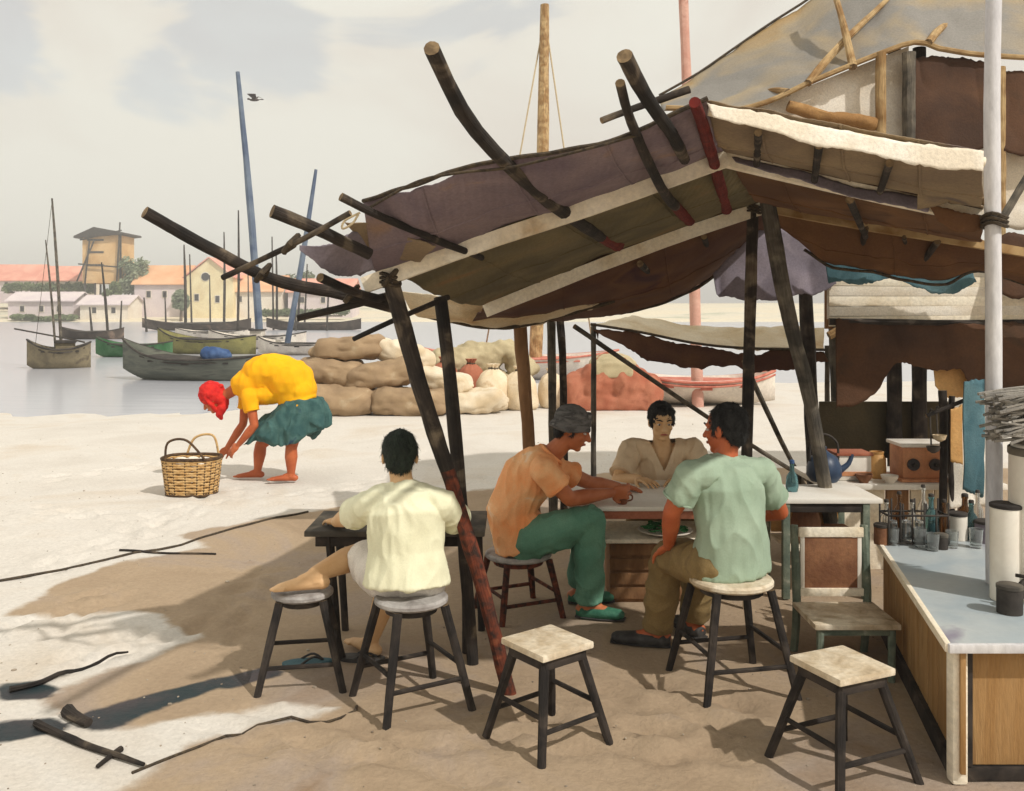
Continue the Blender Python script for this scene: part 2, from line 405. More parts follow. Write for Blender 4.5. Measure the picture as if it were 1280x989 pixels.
b2 = N.new('ShaderNodeBackground'); b2.inputs['Strength'].default_value = .83
L.new(ra.outputs['Color'], b2.inputs['Color'])
# gaps in the cloud where the blue sky shows thinly
nb = wnoise(4.2, 5, .8)
def gap(px, py, rad, sx):
    d = (P(px, py, 1.0) - Vector((0, 0, EYE))).normalized()
    v = N.new('ShaderNodeVectorMath'); v.operation = 'SUBTRACT'; v.inputs[1].default_value = d
    L.new(tc.outputs['Generated'], v.inputs[0])
    sc = N.new('ShaderNodeVectorMath'); sc.operation = 'MULTIPLY'; sc.inputs[1].default_value = (sx, 1, 1.0)
    L.new(v.outputs[0], sc.inputs[0])
    ln = N.new('ShaderNodeVectorMath'); ln.operation = 'LENGTH'; L.new(sc.outputs[0], ln.inputs[0])
    ad = N.new('ShaderNodeMath'); ad.operation = 'MULTIPLY_ADD'
    L.new(nb.outputs['Fac'], ad.inputs[0]); ad.inputs[1].default_value = .30; L.new(ln.outputs['Value'], ad.inputs[2])
    mr = N.new('ShaderNodeMapRange'); mr.interpolation_type = 'SMOOTHSTEP'
    mr.inputs['From Min'].default_value = rad + .15 - .012; mr.inputs['From Max'].default_value = rad + .15 + .022
    mr.inputs['To Min'].default_value = .26; mr.inputs['To Max'].default_value = 0
    L.new(ad.outputs[0], mr.inputs['Value']); return mr
gs = [gap(262, 8, .066, .75), gap(200, 72, .03, 1.0), gap(620, 32, .045, .45), gap(10, 25, .03, .8)]
s_ = gs[0].outputs[0]
for g in gs[1:]:
    mx = N.new('ShaderNodeMath'); mx.operation = 'MAXIMUM'; L.new(s_, mx.inputs[0]); L.new(g.outputs[0], mx.inputs[1]); s_ = mx.outputs[0]
ms = N.new('ShaderNodeMixShader'); L.new(s_, ms.inputs['Fac'])
L.new(b2.outputs[0], ms.inputs[1]); L.new(b1.outputs[0], ms.inputs[2])
L.new(ms.outputs[0], out.inputs['Surface'])
S.view_settings.view_transform = 'Standard'; S.view_settings.look = 'None'
S.view_settings.exposure = 0.36; S.view_settings.gamma = 1; S.view_settings.use_curve_mapping = False
S.cycles.max_bounces = 6; S.cycles.diffuse_bounces = 3; S.cycles.glossy_bounces = 3
S.cycles.caustics_reflective = False; S.cycles.caustics_refractive = False
S.cycles.use_denoising = True

# ------------------------------------------------------------------ ground: one sheet, beach -> sea bed -> far bank
def sm(a, b, x):
    t = min(1, max(0, (x - a) / (b - a))); return t * t * (3 - 2 * t)
def shore_y(x):
    return 16.9 + 1.8 * sm(-9, -3, x) + 6 * sm(-3.6, 1.5, x) + .35 * noise.noise(Vector((x * .35, 3, 0)))
FEET = {}
_r = random.Random(21)
for (ax, ay, bx, by, n) in ((250, 640, 20, 720, 12), (300, 612, 120, 680, 10), (420, 560, 600, 540, 10), (60, 600, 330, 560, 12), (600, 600, 430, 530, 9), (150, 740, 20, 800, 8), (20, 640, 200, 650, 8),
                            (300, 900, 600, 960, 12), (620, 900, 900, 940, 14), (260, 800, 330, 720, 7), (780, 860, 940, 900, 8), (10, 560, 200, 545, 9), (480, 600, 380, 620, 6), (90, 830, 200, 790, 6)):
    p, q = G(ax, ay), G(bx, by); d = (q - p); st = max(n, int(d.length / .36)); d.normalize()
    for i in range(st + 1):
        c = p.lerp(q, i / st) + Vector((-d.y, d.x, 0)) * (.11 if i % 2 else -.11) + Vector((_r.uniform(-.06, .06), _r.uniform(-.06, .06), 0))
        a = math.atan2(d.y, d.x) + _r.uniform(-.35, .35); f = (c.x, c.y, math.cos(a), math.sin(a), _r.uniform(.018, .032))
        for gi in range(-1, 2):
            for gj in range(-1, 2): FEET.setdefault((int(c.x // .5) + gi, int(c.y // .5) + gj), []).append(f)
def gh(x, y):
    s = shore_y(x)
    h = .02 * noise.noise(Vector((x * .8, y * .8, 0))) + .012 * noise.noise(Vector((x * 3, y * 3, 4)))
    h *= sm(2, 7, abs(y)) * .9 + .1
    if 3 < y < 12 and -7 < x < 4:
        for fx, fy, cs, sn, dp in FEET.get((int(x // .5), int(y // .5)), ()):
            u, v = ((x - fx) * cs + (y - fy) * sn) / .15, (-(x - fx) * sn + (y - fy) * cs) / .065
            r2 = u * u + v * v
            if r2 < 4: h += dp * (-math.exp(-r2 * r2 * 1.2) + .45 * math.exp(-(math.sqrt(r2) - 1.35) ** 2 * 9))
    h -= .15 * sm(s - 3.5, s, y) + 1.6 * sm(s, s + 25, y)
    return h
def axis(lo, hi, dlo, dhi, step):
    a = []; x = dlo
    while x < dhi: a.append(x); x += step
    st = step; x = dhi
    while x < hi: a.append(x); st *= 1.22; x += st
    a.append(hi); st = step; x = dlo
    while x > lo: st *= 1.22; x -= st; a.append(max(x, lo))
    return sorted(set(a))
XS, YS = axis(-500, 500, -5.6, 3.4, .05), axis(-60, 900, 3.0, 11.2, .05)
earth_shade_px = [(14, 768), (60, 735), (150, 702), (262, 684), (225, 668), (330, 650), (400, 638), (560, 622), (640, 604), (800, 586), (1500, 586),
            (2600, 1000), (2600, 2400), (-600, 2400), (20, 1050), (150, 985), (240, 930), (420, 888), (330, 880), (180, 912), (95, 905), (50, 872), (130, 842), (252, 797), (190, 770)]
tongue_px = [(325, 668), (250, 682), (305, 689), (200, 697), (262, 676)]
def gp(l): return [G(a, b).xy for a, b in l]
EP = gp(earth_shade_px)  # brown floor outline follows the stall's shade, coloured into the ground
PUD = [gp([(95, 905), (105, 892), (180, 872), (270, 850), (285, 856), (210, 884), (150, 908), (118, 915)]),
       gp([(0, 857), (40, 853), (68, 862), (60, 872), (0, 876)]),
       gp([(268, 850), (330, 836), (352, 842), (290, 860)]),
       gp([(0, 905), (70, 900), (88, 912), (20, 925), (-60, 935)])]
def sdist(pt, poly):
    ins = False; d = 1e9; n = len(poly)
    for i in range(n):
        a, b = poly[i], poly[(i + 1) % n]
        ab = b - a; t = max(0, min(1, (pt - a).dot(ab) / max(1e-9, ab.length_squared)))
        d = min(d, (pt - a - ab * t).length)
        if (a.y > pt.y) != (b.y > pt.y) and pt.x < (b.x - a.x) * (pt.y - a.y) / (b.y - a.y) + a.x: ins = not ins
    return d if ins else -d
me = bpy.data.meshes.new('ground')
vs, fs, ea, we = [], [], [], []
nx = len(XS)
for y in YS:
    for x in XS:
        vs.append((x, y, gh(x, y)))
        v = Vector((x, y))
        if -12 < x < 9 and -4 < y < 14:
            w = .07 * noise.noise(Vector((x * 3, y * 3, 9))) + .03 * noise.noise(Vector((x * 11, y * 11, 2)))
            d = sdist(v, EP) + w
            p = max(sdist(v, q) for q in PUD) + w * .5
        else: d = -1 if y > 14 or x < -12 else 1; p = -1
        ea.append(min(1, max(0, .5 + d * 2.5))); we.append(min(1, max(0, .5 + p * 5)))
for j in range(len(YS) - 1):
    for i in range(nx - 1):
        a = j * nx + i; fs.append((a, a + 1, a + nx + 1, a + nx))
me.from_pydata(vs, [], fs)
at = me.attributes.new('earth_shade', 'FLOAT', 'POINT'); at.data.foreach_set('value', ea)
at = me.attributes.new('wet', 'FLOAT', 'POINT'); at.data.foreach_set('value', we)

m, nt, N, L = new_mat('sand_earth_shade')
out = N.new('ShaderNodeOutputMaterial'); bs = N.new('ShaderNodeBsdfPrincipled'); L.new(bs.outputs[0], out.inputs[0])
tc = N.new('ShaderNodeTexCoord')
def gn(scale, det=6, dist=0, rough=.6):
    n = N.new('ShaderNodeTexNoise'); n.inputs['Scale'].default_value = scale; n.inputs['Detail'].default_value = det
    n.inputs['Distortion'].default_value = dist; n.inputs['Roughness'].default_value = rough
    L.new(tc.outputs['Object'], n.inputs['Vector']); return n
def ramp(src, stops):
    r = N.new('ShaderNodeValToRGB'); el = r.color_ramp.elements
    el[0].position, el[0].color = stops[0][0], lin(stops[0][1]); el[1].position, el[1].color = stops[-1][0], lin(stops[-1][1])
    for p, c in stops[1:-1]: x = el.new(p); x.color = lin(c)
    L.new(src, r.inputs['Fac']); return r
def mixc(f, a, b, bt='MIX'):
    x = N.new('ShaderNodeMix'); x.data_type = 'RGBA'; x.blend_type = bt
    if isinstance(f, float): x.inputs['Factor'].default_value = f
    else: L.new(f, x.inputs['Factor'])
    L.new(a, x.inputs['A']); L.new(b, x.inputs['B']); return x.outputs['Result']
sand = ramp(gn(.7, 5, .5).outputs['Fac'], [(.34, (204, 197, 187)), (.52, (212, 206, 197)), (.7, (203, 192, 177))])
soil_shade = ramp(gn(.9, 5, .8).outputs['Fac'], [(.34, (158, 137, 113)), (.5, (170, 149, 124)), (.62, (163, 146, 130)), (.74, (146, 122, 97))])  # browns of the trodden floor with the stall's shade painted in
fine = gn(34, 8, 0, .75)
fr = N.new('ShaderNodeMapRange'); fr.inputs['From Min'].default_value = .3; fr.inputs['From Max'].default_value = .7
fr.inputs['To Min'].default_value = .86; fr.inputs['To Max'].default_value = 1.12; L.new(fine.outputs['Fac'], fr.inputs['Value'])
A1 = N.new('ShaderNodeAttribute'); A1.attribute_name = 'earth_shade'
A2 = N.new('ShaderNodeAttribute'); A2.attribute_name = 'wet'
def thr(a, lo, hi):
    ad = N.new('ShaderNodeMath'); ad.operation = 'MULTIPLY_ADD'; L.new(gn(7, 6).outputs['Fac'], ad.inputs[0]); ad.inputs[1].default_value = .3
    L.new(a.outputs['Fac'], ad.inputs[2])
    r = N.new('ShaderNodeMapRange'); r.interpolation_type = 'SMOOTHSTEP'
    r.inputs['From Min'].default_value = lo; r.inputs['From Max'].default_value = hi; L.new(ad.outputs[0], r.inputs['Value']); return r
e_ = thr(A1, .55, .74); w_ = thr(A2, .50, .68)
c = mixc(e_.outputs[0], sand.outputs[0], soil_shade.outputs[0])
rgb = ramp(gn(3).outputs['Fac'], [(.4, (32, 48, 52)), (.62, (66, 60, 62))])
c = mixc(w_.outputs[0], c, rgb.outputs[0])
c = mixc(1.0, c, fr.outputs[0], 'MULTIPLY')
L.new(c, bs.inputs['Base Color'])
rr = N.new('ShaderNodeMapRange'); rr.inputs['To Min'].default_value = .92; rr.inputs['To Max'].default_value = .55
L.new(w_.outputs[0], rr.inputs['Value']); L.new(rr.outputs[0], bs.inputs['Roughness'])
bs.inputs['Specular IOR Level'].default_value = .25
bp = N.new('ShaderNodeBump'); bp.inputs['Strength'].default_value = .55; bp.inputs['Distance'].default_value = .02
ba = N.new('ShaderNodeMath'); ba.operation = 'ADD'; L.new(fine.outputs['Fac'], ba.inputs[0]); L.new(gn(6, 4).outputs['Fac'], ba.inputs[1])
L.new(ba.outputs[0], bp.inputs['Height']); L.new(bp.outputs[0], bs.inputs['Normal'])
g_ = link_mesh('ground', me, m); tag(g_, 'pale beach sand with a trodden brown floor and stall shade coloured into it', 'ground', kind='structure')

# water
def wmesh():
    bm = bmesh.new()
    bmesh.ops.create_grid(bm, x_segments=2, y_segments=2, size=1, matrix=Matrix.Translation((0, 406, -.15)) @ Matrix.Diagonal((500, 393, 1, 1)))
    me = bpy.data.meshes.new('water'); bm.to_mesh(me); bm.free(); return me
m, nt, N, L = new_mat('harbour_water')
out = N.new('ShaderNodeOutputMaterial'); bs = N.new('ShaderNodeBsdfPrincipled'); L.new(bs.outputs[0], out.inputs[0])
bs.inputs['Base Color'].default_value = lin((182, 183, 190)); bs.inputs['Roughness'].default_value = .2
tc = N.new('ShaderNodeTexCoord'); mp = N.new('ShaderNodeMapping'); mp.inputs['Scale'].default_value = (.5, 1.6, 1); L.new(tc.outputs['Object'], mp.inputs['Vector'])
n = N.new('ShaderNodeTexNoise'); n.inputs['Scale'].default_value = 1.6; n.inputs['Detail'].default_value = 5; L.new(mp.outputs[0], n.inputs['Vector'])
bp = N.new('ShaderNodeBump'); bp.inputs['Strength'].default_value = .22; bp.inputs['Distance'].default_value = .05
L.new(n.outputs['Fac'], bp.inputs['Height']); L.new(bp.outputs[0], bs.inputs['Normal'])
tag(link_mesh('water', wmesh(), m, smooth=False), 'calm grey harbour water', 'water', kind='structure')

# ------------------------------------------------------------------ far shore (about 180 m away)
FY = 178.0
HAZE = .0017
bm = bmesh.new(); rows = []
for j, (dy, z) in enumerate([(0, -.9), (3, .1), (8, .5), (16, 1.0), (30, 2.6), (60, 3.6), (160, 5), (500, 6)]):
    rows.append([bm.verts.new((x * 8.0, FY + dy + 2.5 * noise.noise(Vector((x * .3, j, 0))), z + (.25 * noise.noise(Vector((x * .7, j * 3, 1))) if j else 0))) for x in range(-60, 61)])
for a, b in zip(rows, rows[1:]):
    for k in range(120): bm.faces.new((a[k], a[k + 1], b[k + 1], b[k]))
me = bpy.data.meshes.new('far_shore'); bm.to_mesh(me); bm.free()
M['shore'] = mat('shore', (222, 210, 184), (216, 208, 188), (176, 178, 152), scale=.07, stretch=(1, 2, 1), bscale=1.5, bump=.3, lo=.42, hi=.6)
tag(link_mesh('far_shore', me, M['shore']), 'low sandy far bank of the harbour', 'shore', kind='structure')

def house(label, px0, px1, pyt, pyb, Y, wall, roof, depth=9, gable='front', roofh=.3, wins=(), cat='house', dotr=None, group='houses on the far shore'):
    """house spanning px0..px1, roof top at pyt, foot at pyb, at distance Y"""
    k = Y / F; x0, x1 = (px0 - 640) * k, (px1 - 640) * k
    zt, zb = EYE - (pyt - HOR) * k, EYE - (pyb - HOR) * k
    ze = zb + (zt - zb) * (1 - roofh); w = x1 - x0; xm = (x0 + x1) / 2
    t = thing('house', (xm, Y, zb), label, cat, group)
    b = MB()
    if gable == 'front':
        b.prism([(x0, Y, zb - 3), (x1, Y, zb - 3), (x1, Y, ze), (xm, Y, zt), (x0, Y, ze)], (0, depth, 0))
        b.build('wall', wall, t, smooth=False)
        rr = MB()
        for sx in (-1, 1):
            a = Vector((xm, Y - .5, zt + .12)); c = Vector((xm + sx * (w / 2 + .5), Y - .5, ze - .25))
            n = Vector((-(c.z - a.z), 0, c.x - a.x)).normalized() * .18 * (1 if sx > 0 else -1)
            rr.prism([a, c, c + n, a + n], (0, depth + 1, 0))
        rr.build('roof', roof, t, smooth=False)
    else:
        b.prism([(x0, Y, zb - 3), (x0, Y + depth, zb - 3), (x0, Y + depth, ze), (x0, Y + depth / 2, zt - .1), (x0, Y, ze)], (w, 0, 0))
        b.build('wall', wall, t, smooth=False)
        rr = MB()
        for sy in (0, 1):
            a = Vector((x0 - .5, Y + depth / 2, zt + .1)); c = Vector((x0 - .5, Y + (depth + .6 if sy else -.6), ze - .25))
            rr.prism([a, c, c + Vector((0, 0, .2)), a + Vector((0, 0, .2))], (w + 1, 0, 0))
        rr.build('roof', roof, t, smooth=False)
    for (wx, wy, ww, wh) in wins:
        cx, cz = (wx - 640) * k, EYE - (wy - HOR) * k
        f = MB().box((cx, Y - .04, cz), (ww * k + .3, .1, wh * k + .3)).build('window', 'wall_white', t, smooth=False)
        MB().box((cx, Y - .1, cz), (ww * k, .08, wh * k)).build('pane', 'window_dark', f, smooth=False)
    if dotr:
        cx, cz = (dotr[0] - 640) * k, EYE - (dotr[1] - HOR) * k
        f = MB().tube([(cx, Y + .1, cz), (cx, Y - .1, cz)], dotr[2] * k + .15, 20).build('window', 'wall_white', t)
        MB().tube([(cx, Y + .1, cz), (cx, Y - .16, cz)], dotr[2] * k, 20).build('pane', 'window_dark', f)
    return t
house('cream gabled house with a round window beyond the moored boats', 232, 291, 323, 394, 186, 'wall_cream', 'roof_pink', 12, 'front', .33, [(246, 372, 5, 8), (272, 374, 5, 8)], dotr=(257, 346, 5))
house('long pink roofed house joined to the left of the cream gable', 168, 231, 332, 392, 190, 'wall_lilac', 'roof_orange', 10, 'side', .38, [(186, 368, 5, 8), (206, 368, 5, 8)])
house('low house with an orange roof to the right of the cream gable', 284, 352, 345, 392, 188, 'wall_white', 'roof_orange', 9, 'side', .4, [(300, 374, 5, 7), (322, 374, 5, 7)])
house('pale house whose roof shows just above the leaning awning poles', 360, 440, 349, 392, 189, 'wall_lilac', 'roof_pink', 9, 'side', .36, [(378, 375, 5, 7), (404, 375, 5, 7)])
house('low red roofed house at the left edge of the far shore', -14, 46, 331, 362, 205, 'wall_lilac', 'roof_pink', 9, 'side', .62, [(8, 356, 4, 6)])
house('low red roofed house just left of the ochre tower', 48, 104, 333, 362, 203, 'wall_white', 'roof_pink', 9, 'side', .6, [(66, 356, 4, 6), (84, 356, 4, 6)])
house('lilac warehouse with a flat pitched roof near the water on the left', 10, 92, 366, 398, 184, 'wall_lilac', 'wall_lilac', 8, 'side', .3, [(28, 386, 5, 7), (52, 386, 5, 7), (74, 386, 5, 7)], cat='warehouse')
house('small white boathouse below the ochre tower', 100, 160, 370, 399, 183, 'wall_white', 'wall_lilac', 8, 'side', .35, [(118, 388, 5, 7), (142, 388, 5, 7)], cat='boathouse')
# tower
k = 192 / F; t = thing('tower', PZ(127, 192, 3.0), 'tall ochre boarded tower with an overhanging roof on dark legs', 'tower')
x0, x1 = (103 - 640) * k, (148 - 640) * k; zt, zb, zl = EYE + 98 * k, EYE + 36 * k, 1.0
MB().box(((x0 + x1) / 2, 196, (zt + zb) / 2), (x1 - x0, 8, zt - zb)).build('wall', 'wall_ochre', t, smooth=False)
b = MB(); b.prism([(x0 - 1.4, 191, zt - .6), ((x0 + x1) / 2 - 1, 191, zt + 1.3), (x1 + 1.2, 191, zt + .2), (x1 + 1.2, 191, zt - .2), (x0 - 1.4, 191, zt - 1)], (0, 10, 0)); b.build('roof', 'trim_dark', t, smooth=False)
for xx in (x0 + .3, x0 + 2.4, x1 - .3):
    for yy in (192.4, 199.6): MB().tube([(xx, yy, zl - 2), (xx + .1, yy, zb + .5)], .22, 8).build('leg', 'trim_dark', t)
MB().box((x1 + .5, 191.9, zb + 3.5), (.3, .3, 14)).build('mast', 'trim_dark', t, smooth=False)
for qa, qb in (((96, 352), (118, 300)), ((112, 300), (106, 356)), ((150, 278), (146, 352)), ((100, 300), (152, 288)), ((98, 330), (150, 334))):
    MB().tube([P(*qa, 191.4), P(*qb, 191.4)], .16, 6).build('scaffold_pole', 'trim_dark', t)
for i, z in enumerate((4.2, 7.2, 10)): MB().box(((x0 + x1) / 2 - 1, 191.95, zb + z * .9), (3.4, .12, .35)).build('window', 'window_dark', t, smooth=False)

def foliage(name, m, parent, blobs, n, size, seed=1, origin=None):
    rnd = random.Random(seed); vs, fs = [], []
    for i in range(n):
        c, r = rnd.choice(blobs)
        d = Vector((rnd.gauss(0, 1), rnd.gauss(0, 1), rnd.gauss(0, 1))).normalized() * (rnd.random() ** .45)
        p = Vector(c) + Vector((d.x * r[0], d.y * r[1], d.z * r[2]))
        a = Vector((rnd.gauss(0, 1), rnd.gauss(0, 1), rnd.gauss(0, 1))).normalized(); q = a.orthogonal().normalized(); s2 = size * rnd.uniform(.6, 1.3)
        w = a.cross(q)
        k0 = len(vs); vs += [p + q * s2, p + w * s2 * .5, p - q * s2, p - w * s2 * .5]; fs.append((k0, k0 + 1, k0 + 2, k0 + 3))
    me = bpy.data.meshes.new(name); me.from_pydata([tuple(v) for v in vs], [], fs)
    return link_mesh(name, me, M[m], parent, False, origin)
def far_tree(label, px, pyt, pyb, w, Y, m, seed, group=None):
    k = Y / F; z0 = EYE - (pyb - HOR) * k; z1 = EYE - (pyt - HOR) * k; x = (px - 640) * k; r = w * k / 2; h = z1 - z0
    t = thing('tree', (x, Y, z0), label, 'tree', group)
    MB().tube([(x, Y, z0 - 2), (x + .1, Y, z0 + h * .45), (x, Y, z0 + h * .7)], [.35, .22, .1], 8).build('trunk', 'trunk', t)
    rnd = random.Random(seed); bl = []
    for i in range(9):
        a = rnd.uniform(0, 6.28); bl.append(((x + math.cos(a) * r * .45, Y + math.sin(a) * r * .45, z0 + h * rnd.uniform(.35, .85)), (r * .5, r * .5, h * .17)))
    foliage('crown', m, t, bl, 2600, .42, seed); return t
far_tree('rounded grey green tree standing between the tower and the pink roof', 168, 318, 382, 40, 193, 'leaf_pale', 3)
far_tree('small pale bush like tree in front of the cream gabled house', 226, 362, 396, 22, 181, 'leaf_pale', 5)
far_tree('small dark tree at the foot of the ochre tower', 140, 352, 392, 26, 188, 'leaf', 8)
far_tree('dark green tree behind the awning poles', 372, 338, 392, 44, 200, 'leaf', 11)
def hedge(label, px0, px1, pyt, pyb, Y, seed):
    k = Y / F; z0 = EYE - (pyb - HOR) * k; z1 = EYE - (pyt - HOR) * k; a, c = (px0 - 640) * k, (px1 - 640) * k
    n = max(4, int((c - a) / 2)); rnd = random.Random(seed)
    t = thing('hedge', ((a + c) / 2, Y, z0), label, 'hedge')
    MB().tube([(a, Y, z0), (c, Y, z0)], .18, 6).build('stem', 'trunk', t)
    foliage('leaves', 'leaf', t, [((a + (c - a) * i / n, Y, (z0 + z1) / 2 + rnd.uniform(-.2, .3)), (1.5, 1.2, (z1 - z0) * .55)) for i in range(n + 1)], 2600, .34, seed)
hedge('long grey green hedge under the red roofs', 10, 112, 354, 366, 198, 1)
hedge('low dark green hedge at the waterline on the far left', 22, 88, 395, 401, 181, 2)
hedge('low hedge along the bank right of the tall blue mast', 332, 428, 386, 395, 182, 4)
# ------------------------------------------------------------------ boats
def hull_mesh(Lh, B, D, bow, stern, th=.05, ns=22, nc=9, pointed_stern=False):
    bm = bmesh.new(); g = []; rails = [[], []]
    for i in range(ns):
        t = i / (ns - 1); x = (t - .5) * Lh
        if pointed_stern: hb = B / 2 * max(.02, (1 - abs(2 * t - 1) ** 2.4))
        else: hb = B / 2 * max(.02, 1 - max(0, (.45 - t) / .45) ** 2.2) * (1 - .28 * max(0, (t - .6) / .4))
        sh = D + bow * max(0, (.5 - t) / .5) ** 2.3 + stern * max(0, (t - .5) / .5) ** 2.3
        keel = (bow * .75) * max(0, (.3 - t) / .3) ** 2 + stern * .45 * max(0, (t - .7) / .3) ** 2
        row = []
        for j in range(nc):
            a = math.pi * j / (nc - 1) - math.pi / 2
            yy = math.sin(a); cz = 1 - math.cos(a) ** .7
            row.append(bm.verts.new((x, hb * yy * (.65 + .35 * cz), keel + (sh - keel) * cz)))
        g.append(row)
        rails[0].append(Vector((x, -hb, sh))); rails[1].append(Vector((x, hb, sh)))
    for a, b in zip(g, g[1:]):
        for j in range(nc - 1): bm.faces.new((a[j], a[j + 1], b[j + 1], b[j]))
    bm.faces.new(g[-1]); bm.faces.new(list(reversed(g[0])))
    bmesh.ops.recalc_face_normals(bm, faces=bm.faces)
    bmesh.ops.solidify(bm, geom=bm.faces[:], thickness=th)
    return bm, rails
def boat(label, px, pyb, Y, Lpx, Hpx, beam, yaw, hull, trim, bow=.5, stern=.25, cat='boat', pointed=True, z=-.15, masts=(), thwarts=3, cabin=None, sink=.12, name='boat', stripe=None, group=None):
    k = Y / F; Lh = Lpx * k; D = Hpx * k
    pos = PZ(px, Y, z); t = thing(name, pos, label, cat, group)
    rot = Matrix.Rotation(R(yaw), 4, 'Z'); T = Matrix.Translation(pos - Vector((0, 0, sink))) @ rot
    bm, rails = hull_mesh(Lh, beam, D + sink, D * bow, D * stern, .05, pointed_stern=pointed)
    bm.transform(T); b = MB(); b.bm.free(); b.bm = bm
    b.build('hull', hull, t)
    for rl in rails:
        MB().tube([T @ p for p in rl], max(.025, .02 * D + .02), 6).build('gunwale', trim, t)
    for i in range(thwarts):
        f = .3 + .5 * i / max(1, thwarts - 1); q = min(int(f * 21), 20)
        a, c = rails[0][q], rails[1][q]
        b = MB(); b.bar(T @ (a + Vector((0, .04, -.12))), T @ (c + Vector((0, -.04, -.12))), .22, .05); b.build('thwart', trim, t)
    q0, q1 = rails[0][4], rails[1][4]; 
    b = MB(); b.prism([T @ rails[0][i] - Vector((0, 0, .2 * D)) for i in (4, 9, 14, 19)] + [T @ rails[1][i] - Vector((0, 0, .2 * D)) for i in (19, 14, 9, 4)], (0, 0, .04)); b.build('deck', trim, t, smooth=False)
    if stripe:
        for rl in rails:
            MB().tube([T @ (p * 1.0 - Vector((0, 0, .16 * D))) for p in rl], max(.02, .022 * D), 6).build('stripe', stripe, t)
    if cabin:
        cx, cw, ch, cm = cabin
        b = MB(); p0 = T @ Vector((cx * Lh, 0, D + sink)); b.box(p0 + Vector((0, 0, ch * .2)), (cw * Lh, beam * .6, ch), rot.to_3x3(), .04); cb = b.build('cabin', cm, t)
        MB().box(p0 + Vector((0, 0, ch * .72)), (cw * Lh * 1.15, beam * .72, .08), rot.to_3x3(), .02).build('roof', trim, cb)
    for (tx, ty, bx, by, r0, r1, mm) in masts:
        a = P(tx, ty, Y); c = P(bx, by, Y); c.z = min(c.z, z + D * .6)
        pole('mast', [c, c.lerp(a, .5) + Vector((.006 * (a - c).length, 0, 0)), a], [r0, r0, r1], mm, t, 8, .1, 10)
    return t
b1 = boat('small olive brown sampan with two thin masts alone on the water at far left', 74, 458, 32, 72, 24, 1.6, 24, 'hull_brown', 'trim_dark', .5, .35,
     masts=[(65, 248, 77, 440, .055, .03, 'grey_pole'), (57, 300, 70, 440, .04, .02, 'grey_pole')], cabin=(.1, .3, .35, 'hull_brown'), name='sampan', cat='sampan')
MB().tube([P(18, 411, 32), P(88, 424, 32), P(106, 428, 32)], .03, 6).build('boom', 'trim_dark', b1)
MB().tube([P(65, 252, 32), P(44, 433, 31.6)], .008, 5).build('stay', 'rope', b1)
boat('green rowing boat lying beyond the grey sampan', 168, 446, 40, 92, 15, 1.5, 8, 'hull_green', 'trim_dark', .7, .3, name='rowing_boat', cat='rowing boat')
boat('yellow olive boat moored behind the grey sampan', 258, 444, 43, 130, 18, 1.7, -8, 'hull_yellow', 'trim_dark', .8, .3, masts=[], name='rowing_boat', cat='rowing boat')
boat('big grey green sampan with a high sharp prow behind the stooping woman', 244, 474, 26.5, 196, 26, 1.7, -9, 'hull_grey', 'trim_dark', .95, .25, name='sampan', cat='sampan')
boat('long dark boat with curled ends in front of the cream gabled house', 246, 413, 97, 134, 8, 2.2, 3, 'hull_dark', 'trim_dark', .9, .9, name='long_boat', cat='long boat', masts=[(230, 306, 232, 411, .16, .07, 'trim_dark'), (280, 290, 280, 411, .14, .06, 'trim_dark')])
boat('dark boat moored left of the green rowing boat below the white boathouse', 116, 424, 66, 76, 9, 1.8, 4, 'hull_dark', 'trim_dark', .7, .6, name='long_boat', cat='long boat', masts=[(127, 328, 135, 418, .1, .05, 'trim_dark')])
boat('long dark boat moored right of the tall blue mast', 392, 412, 99, 120, 8, 2.2, -3, 'hull_dark', 'trim_dark', .9, .8, name='long_boat', cat='long boat', masts=[(345, 312, 346, 408, .13, .06, 'trim_dark'), (376, 318, 372, 408, .13, .06, 'trim_dark')])
boat('white sampan carrying the tall blue grey mast', 322, 438, 49, 120, 15, 2.0, 5, 'hull_white', 'trim_dark', .6, .4, name='sampan', cat='sampan', cabin=(0, .12, .5, 'hull_white'), masts=[(297, 90, 325, 428, .2, .11, 'blue_mast')])
boat('white sampan carrying the shorter leaning blue mast', 376, 445, 42, 110, 14, 1.8, -6, 'hull_white', 'trim_dark', .6, .4, name='sampan', cat='sampan', masts=[(395, 212, 358, 436, .13, .07, 'blue_mast')])
boat('low white boat with dark gunwale far out behind the tall blue mast', 268, 424, 66, 96, 9, 2.0, 4, 'hull_white', 'trim_dark', .6, .5, name='sampan', cat='sampan', masts=[(298, 263, 297, 420, .09, .05, 'trim_dark')])
# blue bundle in the grey sampan
b = MB(); b.ell((0, 0, .22), (.36, .3, .26)); b.ell((.28, .05, .2), (.22, .24, .2)); b.ell((-.2, -.06, .28), (.2, .22, .2))
bb = b.remesh('tarp_bundle', 'blue_cloth', None, .03, 3, .03, 5)
bb.location = PZ(268, 26.4, .33); tag(bb, 'bright blue tarp bundle lying in the grey sampan', 'bundle')
